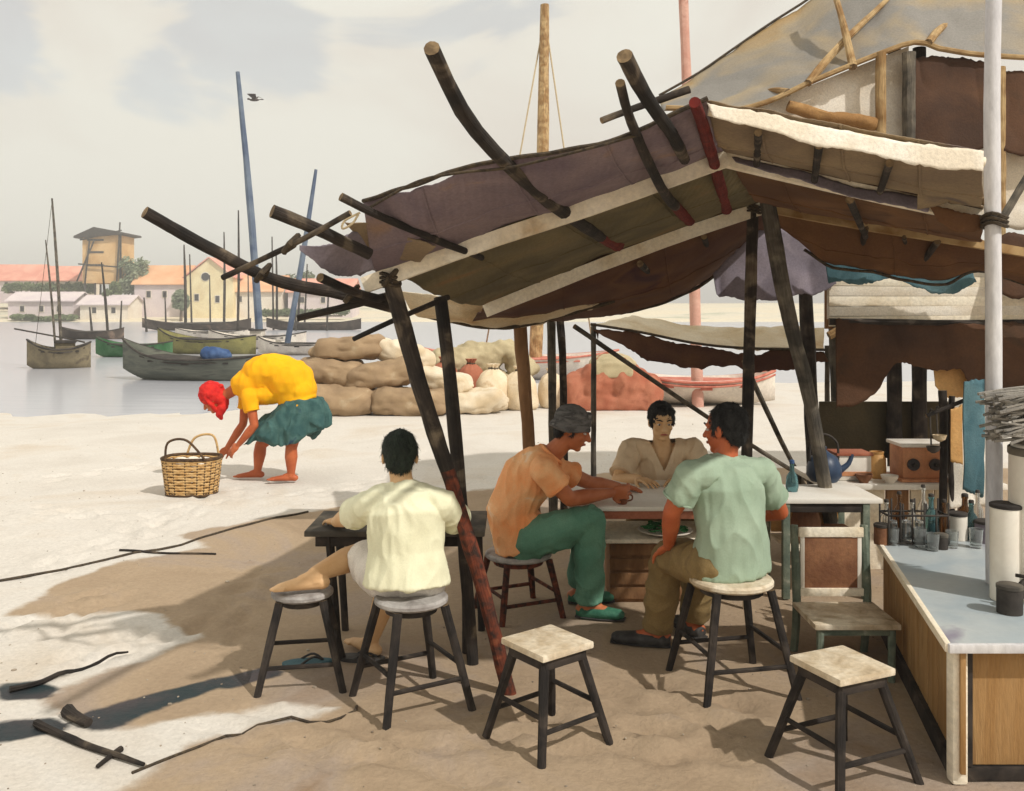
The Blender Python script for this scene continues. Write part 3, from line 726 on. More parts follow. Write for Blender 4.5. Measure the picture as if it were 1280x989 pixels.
# mooring poles standing in the shallows
for (tx, ty, bx, by, Y, lab) in [
        (237, 318, 240, 408, 110, 'thin mooring pole before the cream gable, close to the long boat mast'),
        (340, 296, 342, 409, 100, 'thin mooring pole against the orange roofed house'),
        (368, 350, 370, 411, 95, 'short mooring pole beneath the leaning blue mast'),
        (411, 352, 408, 412, 95, 'thin mooring pole beneath the awning pole tips'),
        (180, 372, 184, 414, 90, 'short mooring pole standing in front of the long pink roofed house'),
        (262, 344, 263, 408, 120, 'thin mooring pole just left of the round window of the cream gable'),
        (384, 330, 380, 410, 105, 'thin mooring pole crossing the pink roof above the long dark boat'),
        (152, 376, 150, 412, 95, 'stubby mooring pole at the right corner of the white boathouse'),
        (310, 338, 311, 410, 115, 'thin mooring pole left of the foot of the tall blue mast'),
        (206, 366, 208, 410, 110, 'thin mooring pole between the windows of the long pink roofed house'),
        (112, 384, 116, 416, 85, 'short mooring pole in front of the white boathouse')]:
    Yp = Y; a = P(tx, ty, Yp); c = P(bx, by, Yp); c.z = -1.0
    o = pole('mooring_pole', [c, a], [.13, .07], 'trim_dark', None, 7, .1, 6, origin=(c.x, c.y, -.15))
    tag(o, lab, 'pole', 'mooring poles in the harbour')
# gull
b = MB(); bp_ = P(318, 125, 60)
b.ell(bp_, (.34, .1, .1), None, 2)
for s_ in (-1, 1):
    b.prism([bp_ + Vector((-.1, 0, .05)), bp_ + Vector((.16, 0, .05)), bp_ + Vector((.2 , s_ * .4, .28)), bp_ + Vector((.08 + .35 * s_, s_ * .75, .2)), bp_ + Vector((-.1 + .2 * s_, s_ * .4, .3))], (0, 0, .025))
b.ell(bp_ + Vector((-.38, 0, .06)), (.1, .07, .07)); b.prism([bp_ + Vector((.25, -.05, 0)), bp_ + Vector((.6, -.12, .02)), bp_ + Vector((.6, .12, .02)), bp_ + Vector((.25, .05, 0))], (0, 0, .03))
tag(b.remesh('bird', 'bird', None, .022, 2), 'dark bird flying in the sky beside the tall blue mast', 'bird')

# boats drawn up beyond the stall
boat('white beached boat with red gunwale behind the man in the green shirt', 872, 505, 18.0, 190, 30, 1.6, -4, 'hull_white', 'red_paint', .5, .4, z=0, sink=.0, name='beached_boat', cat='boat', stripe='red_paint')
t2 = boat('white boat with red gunwale and tall tan mast behind the cream sacks', 650, 462, 27, 250, 26, 2.2, 5, 'hull_white', 'red_paint', .5, .35, z=-.15, name='sailing_boat', cat='boat', masts=[(681, 6, 669, 452, .19, .13, 'tan_pole')])
for (qx, qy) in ((606, 440), (742, 440)):
    MB().tube([P(681, 20, 27), P(qx, qy, 27)], .025, 6).build('stay', 'pale_rope', t2)
o = pole('red_pole', [PZ(873, 17.4, -.3), P(866, 300, 17.4), P(852, -60, 17.4)], [.11, .10, .085], 'faded_coral', None, 10, .1, 14, origin=PZ(873, 17.4, 0))
tag(o, 'tall faded red pole rising behind the awnings', 'pole')
# tarp heaped over gear (red brown) with khaki cloth on top
t = thing('covered_heap', PZ(764, 17.2, 0), 'red brown canvas heap with a khaki cloth over its top behind the seated men', 'heap')
k = 17.2 / F; c0 = PZ(764, 17.2, 0)
b = MB()
for i in range(9):
    b.ell(c0 + Vector(((i - 4) * .17, .1 * math.sin(i * 2), .25 + .3 * math.exp(-((i - 4) / 2.6) ** 2))), (.3, .5, .42 + .12 * math.exp(-((i - 4) / 2) ** 2)))
b.box(c0 + Vector((0, 0, .12)), (1.62, 1.0, .24))
b.remesh('canvas', 'redbrown', t, .035, 6, .03, 4)
b = MB(); b.ell(c0 + Vector((.02, .0, .84)), (.46, .46, .2)); b.box(c0 + Vector((0, -.38, .74)), (.7, .2, .3)); b.remesh('cover_cloth', 'khaki', t, .03, 5, .03, 5)
# sack heap, every sack a thing
def sack_mesh(L_, W_, H_, seed):
    bm = bmesh.new(); bmesh.ops.create_cube(bm, size=2); bmesh.ops.subdivide_edges(bm, edges=bm.edges, cuts=19, use_grid_fill=True)
    for v in bm.verts:
        p = v.co.copy(); n = (abs(p.x) ** 4.5 + abs(p.y) ** 3 + abs(p.z) ** 3) ** (1 / 3.4)
        p = p / max(n, .3)
        pinch = 1 - .5 * max(0, abs(p.x) - .72) / .28
        q = Vector((p.x * L_ / 2, p.y * W_ / 2 * pinch, p.z * H_ / 2 * pinch))
        q += p.normalized() * (.07 * noise.noise(q * 2.6 + Vector((seed * 7, 0, 0))) + .03 * noise.noise(q * 7 + Vector((seed * 3, 0, 0))) - .035 * (1 - abs(noise.noise(q * 4.5 + Vector((seed * 5, 2, 0))))) ** 6)
        v.co = q
    bmesh.ops.recalc_face_normals(bm, faces=bm.faces)
    me = bpy.data.meshes.new('sack'); bm.to_mesh(me); bm.free(); return me
for i, (px, Y, z, L_, W_, H_, rz, ry, mm, lab) in enumerate([
        (424, 16.2, .25, 1.55, .9, .56, 6, 0, 'sack', 'brown sack at the bottom left of the heap beside the stooping woman'),
        (512, 16.2, .23, 1.5, .9, .52, -10, 2, 'sack', 'brown sack at the bottom middle of the sack heap'),
        (592, 16.5, .2, 1.3, .8, .44, 8, -2, 'sack_pale', 'pale sack at the bottom right of the heap, by the thin dark stall post'),
        (412, 16.6, .70, 1.45, .8, .52, -5, 3, 'sack', 'brown sack lying on the bottom left sack of the heap'),
        (480, 16.5, .68, 1.45, .8, .5, 12, -9, 'sack', 'brown sack in the middle of the heap, its right end drooping'),
        (552, 16.7, .56, 1.3, .75, .42, -12, 12, 'sack_pale', 'pale sack sagging on the right shoulder of the heap'),
        (436, 16.8, 1.14, 1.5, .75, .46, 5, -5, 'sack', 'brown sack lying on top at the left of the heap'),
        (500, 16.9, 1.06, 1.35, .7, .44, -8, 14, 'sack_pale', 'pale sack sliding down on top at the right of the heap')]):
    o = link_mesh('sack', sack_mesh(L_, W_, H_, i), M[mm], None, True)
    o.location = PZ(px, Y, z); o.rotation_euler = (0, R(ry), R(rz)); tag(o, lab, 'sack', 'sacks piled on the beach')
# upright tied sacks beyond the stall
def tied_sack(px, Y, r, h, m, lab, seed, grp):
    c = PZ(px, Y, 0); t = thing('tied_sack', c, lab, 'sack', grp)
    bm = bmesh.new(); n = 36; rows = []
    prof = [(.82, 0), (.98, .06), (1.02, .2), (1.0, .4), (.93, .6), (.72, .76), (.4, .86), (.2, .9), (.26, .95), (.36, 1.0)]
    pr = resample([Vector((a, 0, b_)) for a, b_ in prof], 26)
    for q in pr:
        row = []
        for k in range(n):
            a = 2 * math.pi * k / n; d = Vector((math.cos(a), math.sin(a), 0))
            pl_ = .16 * max(0, q.z - .6) * math.sin(a * 9 + seed)
            w = 1 + .13 * noise.noise(Vector((d.x * 1.1, d.y * 1.1, q.z * 2)) + Vector((seed * 5, 0, 0))) - .06 * (1 - abs(noise.noise(Vector((d.x * 2, d.y * 2, q.z * 3 + seed))))) ** 5
            row.append(bm.verts.new(c + d * r * (q.x * w + pl_) + Vector((.05 * math.sin(seed) * q.z, 0, q.z * h))))
        rows.append(row)
    for a, b_ in zip(rows, rows[1:]):
        for k in range(n): bm.faces.new((a[k], a[(k + 1) % n], b_[(k + 1) % n], b_[k]))
    bm.faces.new(rows[0][::-1]); bm.faces.new(rows[-1])
    b = MB(); b.bm.free(); b.bm = bm; b.build('bag', m, t)
    z = h * .9; cx = c + Vector((.05 * math.sin(seed) * .9, 0, z))
    MB().tube([cx + Vector((.235 * r * math.cos(a), .235 * r * math.sin(a), .01 * math.sin(2 * a))) for a in [2 * math.pi * j / 16 for j in range(17)]], .016, 6).build('tie', 'rope', t)
tied_sack(553, 17.5, .32, .95, 'redbrown', 'upright rust coloured sack nearest the leaning awning post', 1, 'tied sacks on the beach')
tied_sack(586, 17.7, .3, .9, 'redbrown', 'upright rust coloured sack beside the cream sacks', 2, 'tied sacks on the beach')
tied_sack(616, 17.0, .34, .84, 'jar_cream', 'wide upright cream sack right of the rust coloured sacks', 3, 'tied sacks on the beach')
tied_sack(652, 17.0, .32, .8, 'jar_cream', 'upright cream sack half hidden by the brown stall post', 4, 'tied sacks on the beach')
tied_sack(692, 17.3, .27, .74, 'jar_cream', 'slim upright cream sack to the right of the brown stall post', 5, 'tied sacks on the beach')
b = MB(); c = PZ(590, 18.3, .0); b.tube([c + Vector((-1.0, 0, .25)), c + Vector((-.5, 0, .6)), c + Vector((.2, .05, .85)), c + Vector((.7, .1, 1.02)), c + Vector((1.1, .1, .5))], [.25, .5, .34, .24, .3], 16); b.ell(c + Vector((0, 0, .3)), (1.1, .4, .4))
tag(b.remesh('cloth_heap', 'khaki', None, .035, 4, .06, 4, fold=.6), 'khaki cloth thrown over a heap behind the upright sacks', 'heap')
# ------------------------------------------------------------------ the near awning shelter
Y0, Y1, Y2, Y3 = 3.36, 4.36, 6.33, 8.1
sh = thing('awning_shelter', PZ(640, Y1, 0), 'patched canvas awning on leaning poles roofing the tables where the men sit', 'awning')
def pl(l, Y=None): return [P(*q) if len(q) == 3 else P(q[0], q[1], Y) for q in l]
# beams of the three gable frames
def beam(pts, w, h, m='pale_wood', nm='beam'):
    pp = resample(pts, 9); b = MB()
    rad = []
    # rectangular hewn section swept along the line
    rings = []
    for i, p in enumerate(pp):
        t_ = (pp[min(i + 1, 8)] - pp[max(i - 1, 0)]).normalized(); s_ = Vector((0, 1, 0)); s_ = (s_ - t_ * s_.dot(t_)).normalized(); u = s_.cross(t_)
        wv = 1 + .1 * noise.noise(p * 3)
        rings.append([b.bm.verts.new(p + s_ * a * w * .5 * wv + u * c * h * .5 * wv) for a, c in ((-1, -1), (1, -1), (1, 1), (-1, 1))])
    for a, c in zip(rings, rings[1:]):
        for k in range(4): b.bm.faces.new((a[k], a[(k + 1) % 4], c[(k + 1) % 4], c[k]))
    b.bm.faces.new(rings[0][::-1]); b.bm.faces.new(rings[-1])
    bmesh.ops.bevel(b.bm, geom=[e for e in b.bm.edges if len(e.link_faces) == 2 and e.calc_face_angle(0) > .8], offset=.006, segments=1, affect='EDGES')
    return b.build(nm, m, sh)
b1L = pl([(455, 357), (600, 305), (760, 252), (908, 199)], Y1)
b1R = pl([(906, 200), (1060, 236), (1229, 272)], Y1)
b2L = pl([(606, 389), (760, 328), (880, 284), (958, 259)], Y2)
b2R = pl([(956, 260), (1090, 284), (1226, 306), (1500, 356)], Y2)
b0R = pl([(886, 138), (1060, 172), (1229, 204)], Y0)
beam(b1L, .07, .075); beam(b1R, .06, .062); beam(b2L, .07, .09); beam(b2R, .05, .06, 'tan_pole'); pole('edge_pole', b0R, .022, 'pale_wood', sh)
# canvas panels
n0L = pl([(454, 266, 3.9), (530, 243, 3.7), (612, 217, 3.55), (700, 206, 3.5), (790, 183, 3.42), (884, 140, Y0)])
sheet('canvas', n0L, pl([(470, 352), (600, 305), (760, 252), (906, 199)], Y1), 'purple_canvas', sh, 60, 18, .05, .016, seams=(.22, .48, .73), off=.05)
sheet('canvas', pl([(486, 349), (600, 305), (760, 252), (906, 199)], Y1), b2L, 'olive_canvas', sh, 60, 18, .05, .016, seams=(.22, .48, .73), off=.06)
sheet('canvas', b2L, pl([(575, 398), (640, 410), (720, 404), (790, 396), (862, 372), (940, 318), (985, 288)], Y3), 'maroon_canvas', sh, 60, 16, .1, .025, seams=(.3, .62), off=.06)
sheet('canvas', pl([(884, 140), (1060, 174), (1228, 206)], Y0), pl([(908, 199), (1060, 236), (1229, 272)], Y1), 'taupe_canvas', sh, 60, 16, .06, .016, seams=(.22, .48, .73), off=.05)
sheet('canvas', pl([(908, 199), (1060, 236), (1229, 272)], Y1), pl([(956, 260), (1090, 284), (1226, 306)], Y2), 'brown_canvas', sh, 60, 16, .08, .016, seams=(.22, .48, .73), off=.05)
sheet('canvas', b2R, pl([(978, 285), (1005, 312), (1040, 334), (1090, 340), (1130, 350), (1180, 355), (1228, 340), (1320, 372), (1500, 390)], 6.75), 'brown_canvas', sh, 70, 16, .06, .025, seams=(.3, .62), off=.03)
sheet('valance', pl([(1030, 312), (1080, 316), (1130, 332), (1214, 330)], 6.79), pl([(1036, 352), (1080, 351), (1112, 346), (1150, 361), (1190, 364), (1220, 350)], 6.8), 'teal_cloth', sh, 50, 8, 0, .03)
sheet('valance', pl([(892, 340), (950, 288), (1000, 292), (1046, 318)], 7.0), pl([(896, 362), (940, 377), (1000, 368), (1046, 352)], 6.95), 'grey_purple', sh, 30, 10, .02, .04)
sheet('flap', pl([(374, 304, 3.95), (405, 306, 4.0), (432, 292, 4.0), (472, 282, 4.1)]), pl([(374, 310, 3.95), (410, 338, 4.1), (440, 346, 4.2), (470, 334, 4.3)]), 'grey_purple', sh, 30, 10, .0, .02)
sheet('flap', pl([(430, 276, 3.95), (470, 282, 4.0), (545, 303, 4.1)]), pl([(450, 300, 4.1), (480, 316, 4.2), (525, 322, 4.3)]), 'taupe_canvas', sh, 24, 8, .0, .02)
sheet('flap', pl([(500, 362, 6.7), (610, 374, 6.8), (680, 356, 6.8), (775, 336, 6.8)]), pl([(525, 394, 7.3), (610, 409, 7.3), (665, 404, 7.3), (768, 376, 7.3)]), 'cream_canvas', sh, 40, 10, .03, .03)
sheet('edge_cloth', pl([(884, 128), (950, 140), (1020, 158), (1090, 170), (1160, 182), (1229, 190)], Y0 - .03), pl([(892, 146), (950, 160), (1020, 184), (1090, 192), (1160, 210), (1229, 215)], Y0 - .045), 'white_cloth', sh, 36, 5, 0, .014, th=.003, fray=.008)
sheet('fold', pl([(915, 196), (1000, 214), (1080, 236), (1165, 250)], Y1 - .04), pl([(920, 203), (1000, 226), (1080, 250), (1160, 266)], Y1 - .06), 'grey_purple', sh, 30, 4, 0, .01, th=.003, fray=.006)
sheet('drape', pl([(1150, 216), (1190, 222), (1229, 226)], 4.0), pl([(1146, 262), (1172, 258), (1204, 246), (1229, 258)], 4.25), 'taupe_canvas', sh, 24, 8, 0, .016, th=.003, fray=.008)
sheet('drape', pl([(1160, 256), (1229, 270)], 4.28), pl([(1172, 276), (1200, 290), (1229, 286)], 4.30), 'brown_canvas', sh, 20, 6, 0, .008, th=.003, fray=.006)
# hem ropes
def hem(e, r=.012, nm='hem_rope', m='rope'):
    MB().tube([p + Vector((0, -.008, .012 * noise.noise(p * 6))) for p in resample(e, 40)], r, 6).build(nm, m, sh)
hem([p + Vector((0, 0, .05)) for p in n0L], .009)
hem([p + Vector((0, 0, .055)) for p in pl([(575, 398), (640, 410), (720, 404), (790, 396), (862, 372), (940, 318), (985, 288)], Y3 - .01)], .018)
hem(pl([(1005, 312), (1040, 334), (1090, 340), (1130, 350), (1180, 355), (1228, 340), (1320, 372)], 6.74), .012)
hem(pl([(525, 394, 7.29), (610, 409, 7.29), (665, 404, 7.29), (768, 376, 7.29)]), .018)
MB().tube(resample(pl([(458, 262, 3.9), (520, 228, 3.6), (575, 216, 3.5), (640, 209, 3.5), (735, 186, 3.4), (800, 168, 3.4)]), 30), .006, 6).build('tie_rope', 'rope', sh)
# purlins: bent poles running the length of the roof and jutting out towards the viewer
def two(nm_pts, rad, m, endm, f=.72):
    pp = resample(nm_pts, 24); i = int(24 * f)
    a = pole('purlin', pp[:i + 1], [rad[0], rad[0] + (rad[1] - rad[0]) * f], m, sh, 10, .18, 14)
    pole('purlin_end', pp[i:], [rad[0] + (rad[1] - rad[0]) * f, rad[1]], endm, sh, 10, .18, 8)
two(pl([(540, 60, 2.55), (566, 118, 2.85), (610, 182, 3.35), (700, 262, 4.25), (772, 306, 6.0)]), [.023, .044], 'dark_pole', 'red_pole', .78)
two(pl([(775, 104, 3.0), (790, 155, 3.32), (830, 240, 4.27), (862, 276, 6.1)]), [.016, .036], 'dark_pole', 'red_pole', .6)
pole('purlin', pl([(868, 128, 3.2), (876, 150, 3.4), (892, 202, 4.24), (908, 262, 6.1)]), [.021, .036], 'red_pole', sh)
pole('purlin', pl([(781, 70, 2.9), (806, 118, 3.1), (842, 172, 3.5), (856, 200, 3.9)]), [.026, .022], 'dark_pole', sh)
pole('batten', pl([(752, 151, 3.25), (800, 133, 3.3), (862, 112, 3.3)]), [.012, .014], 'dark_pole', sh)
for a, c, r_ in (((1062, 250, 4.4), (1082, 296, 6.2), .02), ((1112, 204, 3.45), (1100, 240, 4.25), .016), ((948, 166, 3.45), (946, 206, 4.25), .016), ((1024, 182, 3.45), (1018, 226, 4.25), .016),
                 ((1082, 285, 6.3), (1074, 328, 6.7), .022), ((1172, 302, 6.3), (1144, 340, 6.7), .024), ((1130, 296, 6.3), (1134, 316, 6.6), .014), ((880, 296, 6.5), (890, 330, 7.7), .022), ((800, 330, 6.5), (830, 358, 7.7), .026), ((862, 292, 6.45), (876, 322, 7.6), .02)):
    pole('batten', [P(*a), P(*c)], r_, 'dark_pole', sh, 8, .1, 6)
# poles jutting out on the left
pole('outrigger', pl([(181, 265, 3.75), (330, 345, 4.1), (420, 366, 4.35), (500, 386, 4.5)]), [.026, .03], 'dark_pole', sh)
pole('outrigger', pl([(340, 264, 3.7), (395, 286, 3.8), (430, 303, 3.92), (462, 318, 4.0)]), [.028, .026], 'dark_pole', sh)
pole('outrigger', pl([(426, 246, 3.75), (470, 268, 3.85), (545, 300, 4.1), (602, 322, 4.5)]), [.018, .016], 'dark_pole', sh)
pole('outrigger', pl([(400, 347, 4.0), (440, 364, 4.2), (475, 374, 4.4)]), [.02, .02], 'dark_pole', sh)
pole('crossbar', pl([(279, 347, 3.98), (365, 306, 3.75), (438, 266, 3.65)]), [.013, .011], 'dark_pole', sh)
pole('crossbar', pl([(372, 398, 4.4), (430, 384, 4.4), (500, 366, 4.45)]), [.015, .02], 'dark_pole', sh)
pole('crossbar', pl([(442, 424, 4.7), (500, 397, 4.6), (560, 372, 4.9)]), [.012, .016], 'dark_pole', sh)
MB().tube(resample(pl([(448, 268, 3.8), (440, 280, 3.8), (428, 286, 3.8), (431, 276, 3.8), (450, 266, 3.8)]), 20), .005, 6).build('tie_rope', 'pale_rope', sh)
for q in ((365, 306, 3.78), (330, 342, 4.05), (440, 368, 4.3), (488, 348, 4.33)):
    c = P(*q); MB().tube([c + Vector((-.03, -.02, -.035)), c + Vector((.0, -.045, 0)), c + Vector((.03, -.02, .035)), c + Vector((0, .03, 0)), c + Vector((-.03, -.02, -.03))], .013, 6).build('lashing', 'rope', sh)
# posts
def post(pts, rad, m, n=12, seg=14, wob=.18): return pole('post', pts, rad, m, sh, n, wob, seg)
top = P(487, 342, Y1); bot = G(640, 866); mid = bot.lerp(top, .53)
post([mid, bot.lerp(top, .78) + Vector((-.012, 0, 0)), top + Vector((-.005, 0, .01))], [.037, .04, .036], 'dark_pole')
pole('post_foot', [bot - Vector((0, 0, .05)), bot.lerp(top, .3) + Vector((.006, 0, 0)), mid], [.034, .036, .037], 'rust_pole', sh, 12, .18)
post([G(592, 830) - Vector((0, 0, .05)), P(574, 600, 4.75), P(560, 450, 4.8), P(550, 372, 4.85)], [.03, .034, .036], 'dark_pole')
post([PZ(668, Y3, -.05), P(656, 480, Y3), P(648, 385, Y3)], [.06, .055, .06], 'brown_wood')
post([PZ(692, 8.15, -.05), P(690, 470, 8.15), P(689, 392, 8.15)], [.04, .036, .04], 'grey_pole')
post([PZ(706, 8.25, -.05), P(704, 470, 8.25), P(700, 392, 8.25)], [.036, .034, .036], 'dark_pole')
post([PZ(930, Y2, -.05), P(936, 450, Y2), P(941, 262, Y2)], [.036, .04, .04], 'dark_pole')
post([PZ(1052, 6.2, -.05), P(1012, 500, 6.1), P(985, 390, 6.05), P(957, 240, 6.0)], [.05, .046, .055], 'grey_pole')
post([PZ(1020, 7.9, -.05), P(1010, 420, 7.9), P(1000, 296, 7.9)], [.062, .06, .06], 'black_wood')
post([PZ(1050, 8.3, -.05), P(1043, 430, 8.3), P(1038, 322, 8.3)], [.05, .046, .05], 'grey_pole')
wp = PZ(1243, 4.25, .546)
pole('post', [wp, P(1242, 380, 4.25), P(1240, 150, 4.25), P(1243, -40, 4.25)], [.037, .035, .036, .034], 'white_paint', sh, 16, .05, 14)
pole('brace', pl([(1246, 284, 4.3), (1300, 196, 4.4), (1340, 130, 4.5)]), [.018, .02], 'grey_pole', sh)
for q, r_ in (((487, 350, Y1), .05), ((941, 262, Y2), .055), ((1243, 276, 4.25), .052)):
    c = P(*q); b = MB()
    for i in range(3): b.tube([c + Vector((r_ * math.cos(a), r_ * math.sin(a), (i - 1) * .02 + .01 * math.sin(a * 2))) for a in [2 * math.pi * j / 14 for j in range(15)]], .01, 5)
    b.build('lashing', 'rope', sh)
# guy lines
for a, c in (((718, 408, 7.9), PZ(1018, 9.6, 0)), ((930, 452, 7.4), PZ(1012, 9.0, .0)),):
    pole('guy_line', [P(*a), P(*a).lerp(c, .5) - Vector((0, 0, .03)), c], .022, 'grey_pole', sh, 8, .08)

# low sagging tarp hung behind the table
ht = thing('hanging_tarp', P(735, 404, 8.6), 'dark brown tarp with a pale top sagging low behind the seated men', 'tarp')
up = pl([(738, 408, 8.5), (800, 418, 8.5), (870, 432, 8.5), (935, 438, 8.5), (1030, 440, 8.5)])
sheet('dark_skirt', up, pl([(742, 412, 8.45), (785, 434, 8.45), (815, 452, 8.45), (860, 460, 8.45), (915, 454, 8.45), (940, 462, 8.45), (985, 464, 8.45), (1036, 452, 8.45)]), 'maroon_canvas', ht, 60, 10, .0, .03)
sheet('pale_top', pl([(790, 394, 9.2), (870, 406, 9.2), (940, 408, 9.2), (1030, 410, 9.2)]), [p + Vector((0, 0, .02)) for p in up], 'cream_canvas', ht, 50, 8, .02, .02)
MB().tube([p + Vector((0, -.02, .02)) for p in resample(up, 40)], .014, 6).build('hem_rope', 'rope', ht)
for q in ((742, 412), (1034, 440)):
    pole('pole', [PZ(q[0], 8.5, -.05), P(q[0], q[1] - 8, 8.5)], .025, 'grey_pole', ht, 8)

# ------------------------------------------------------------------ tall tarp roofed stall behind
YC = 7.2
tc_ = thing('tarp_roofed_stall', PZ(1130, YC, 0), 'tall stall behind the awning with a big grey and tan tarp roof and brown curtains', 'stall')
lowe = pl([(832, 134), (872, 136), (905, 140), (960, 126), (1012, 102), (1100, 66), (1146, 52), (1182, 62), (1290, 72), (1700, 86)], YC)
uppe = pl([(824, 122), (870, 96), (905, 72), (960, 34), (1010, 2), (1060, -34), (1130, -70), (1290, -96), (1700, -100)], 8.5)
sheet('roof_tarp', lowe, uppe, 'tan_tarp', tc_, 80, 20, .06, .02, seams=(.2, .4, .62))
MB().tube(resample([p + Vector((0, -.02, -.01)) for p in lowe], 50), .022, 7).build('edge_pole', 'tan_pole', tc_)
MB().tube(resample([p + Vector((0, 0, .02)) for p in uppe], 50), .012, 7).build('ridge_rope', 'rope', tc_)
for a, c in (((1066, 84), (1040, -20)), ((1010, 104), (1120, -10)), ((985, 116), (930, 128)), ((1160, 54), (1200, 24))):
    pole('rib', [P(a[0], a[1], YC - .03), P(a[0] * .6 + c[0] * .4, a[1] * .6 + c[1] * .4 - 6, 7.45), P(c[0], c[1], 8.0)], [.034, .022], 'tan_pole', tc_, 8)
MB().prism(pl([(880, 150), (905, 144), (985, 118), (1100, 72), (1136, 58), (1136, 250), (880, 190)], YC + .12), (0, .04, 0)).build('gable_panel', 'white_cloth', tc_, smooth=False)
pole('rolled_cloth', pl([(985, 132), (1030, 146), (1094, 156)], YC), [.04, .055], 'tan_canvas', tc_, 14, .35)
sheet('curtain', pl([(1140, 68), (1180, 70), (1232, 76)], YC + .02), pl([(1132, 168), (1160, 182), (1200, 188), (1232, 184)], YC - .05), 'deep_brown', tc_, 40, 16, 0, .018)
sheet('curtain', pl([(1252, 88), (1290, 88), (1400, 90)], YC + .02), pl([(1252, 186), (1275, 194), (1310, 190), (1400, 190)], YC - .05), 'deep_brown', tc_, 40, 16, 0, .018)
sheet('pale_skirt', pl([(985, 150), (1130, 172), (1300, 190), (1420, 196)], YC + .1), pl([(985, 230), (1130, 262), (1300, 290), (1420, 296)], YC + .1), 'white_cloth', tc_, 40, 10, 0, .03)
for q, m_, r_ in ((1101, 'tan_pole', .04), (1136, 'grey_pole', .05), (1250, 'tan_pole', .04)):
    pole('post', [P(q, 330, YC - .02), P(q, 66 if q < 1200 else 84, YC - .02)], [r_, r_], m_, tc_, 10)
for q in (1118, 1149):
    pole('post', [PZ(q, YC + .2, -.05), P(q, 60, YC + .2)], [.062, .05], 'black_wood', tc_, 10)
sheet('side_curtain', pl([(1252, 294), (1290, 290), (1420, 300)], 6.9), pl([(1252, 366), (1290, 374), (1420, 380)], 6.85), 'deep_brown', tc_, 30, 10, 0, .04)

# ------------------------------------------------------------------ low kiosk under it
YK = 7.0
kk = thing('kiosk', PZ(1140, YK, 0), 'low drinks kiosk with a pale boarded fascia, dark hanging awning and small counter', 'kiosk')
kx = lambda px, Y=YK: (px - 640) / F * Y
for i in range(5):
    y0 = 346 + i * 11.8; b = MB(); c = (P(1036, y0 + 6, YK) + P(1420, y0 + 8, YK)) / 2
    b.box(c, (kx(1420) - kx(1036), .02, .0735), Matrix.Rotation(R(.6 - .3 * i), 3, 'Y'), .004).build('fascia_board', 'white_cloth' if i % 2 else 'pale_wood', kk)
MB().box(((kx(1036) + kx(1420)) / 2, YK + .035, 1.925), (kx(1420) - kx(1036), .02, .36), None, .003).build('fascia_back', 'white_cloth', kk)
for px in (1040, 1222, 1400): MB().box((kx(px), YK + .075, 1.92), (.05, .05, .5)).build('fascia_stud', 'brown_wood', kk)
sheet('awning', pl([(1044, 398), (1130, 404), (1225, 402), (1290, 400), (1420, 402)], YK - .04), pl([(1046, 508), (1070, 506), (1096, 490), (1112, 462), (1126, 452), (1165, 464), (1200, 462), (1214, 486), (1230, 494), (1290, 500), (1420, 500)], YK - .1), 'deep_brown', kk, 90, 16, 0, .022)
sheet('awning_flap', pl([(1166, 455), (1218, 452)], YK), pl([(1170, 480), (1196, 500), (1222, 486)], YK - .03), 'jar_tan', kk, 20, 8, 0, .03)
pole('rail', pl([(1036, 402), (1225, 404), (1420, 402)], YK - .02), .025, 'black_wood', kk, 8)
MB().box(((kx(1024, 7.5) + kx(1190, 7.5)) / 2, 7.5, .84), (kx(1190, 7.5) - kx(1024, 7.5), .04, .46), None, .01).build('back_panel', 'dark_olive', kk)
b = MB(); b.box(((kx(1012, 6.7) + kx(1230, 6.7)) / 2, 6.75, .585), (kx(1230, 6.7) - kx(1012, 6.7), .75, .04), None, .006); b.build('counter_top', 'table_white', kk)
for i in range(7):
    x0 = kx(1016, 6.45) + i * .17
    MB().box((x0 + .08, 6.45, .28), (.155, .03, .56), None, .004).build('front_board', 'pale_wood' if i % 3 else 'brown_wood', kk)
for px in (1014, 1228):
    MB().box((kx(px, 6.7), 7.05, .28), (.06, .06, .56)).build('leg', 'grey_pole', kk)
pole('post', [PZ(1176, 6.2, -.02), P(1180, 560, 6.2), P(1178, 488, 6.2)], .026, 'black_wood', kk)
pole('post', [PZ(1192, 6.25, -.02), P(1188, 560, 6.25), P(1190, 495, 6.25)], .02, 'black_wood', kk)
pole('clothes_rail', pl([(1158, 520, 6.15), (1230, 492, 6.15), (1275, 486, 6.15)]), .014, 'black_wood', kk, 8)
# strut seen through the gap behind
pole('strut', pl([(1036, 420, 7.5), (1090, 388, 7.5), (1166, 336, 7.5)]), .035, 'tan_pole', kk, 8)
def cloth(name, label, cat, top, bot, m, seed=0):
    o = sheet(name, top, bot, m, None, 20, 16, 0, .03, .01, origin=top[0]); return tag(o, label, cat)
cloth('towel', 'long teal towel hanging from the rail beside the white post', 'towel', pl([(1204, 478), (1232, 474)], 6.1), pl([(1204, 612), (1229, 618)], 6.08), 'teal_cloth')
cloth('cloth', 'white cloth hanging behind the teal towel', 'cloth', pl([(1186, 500), (1244, 490)], 6.26), pl([(1186, 632), (1250, 636)], 6.24), 'white_cloth')
cloth('cloth', 'narrow tan cloth hanging left of the teal towel', 'cloth', pl([(1188, 512), (1203, 508)], 6.1), pl([(1188, 574), (1202, 580)], 6.08), 'jar_tan')
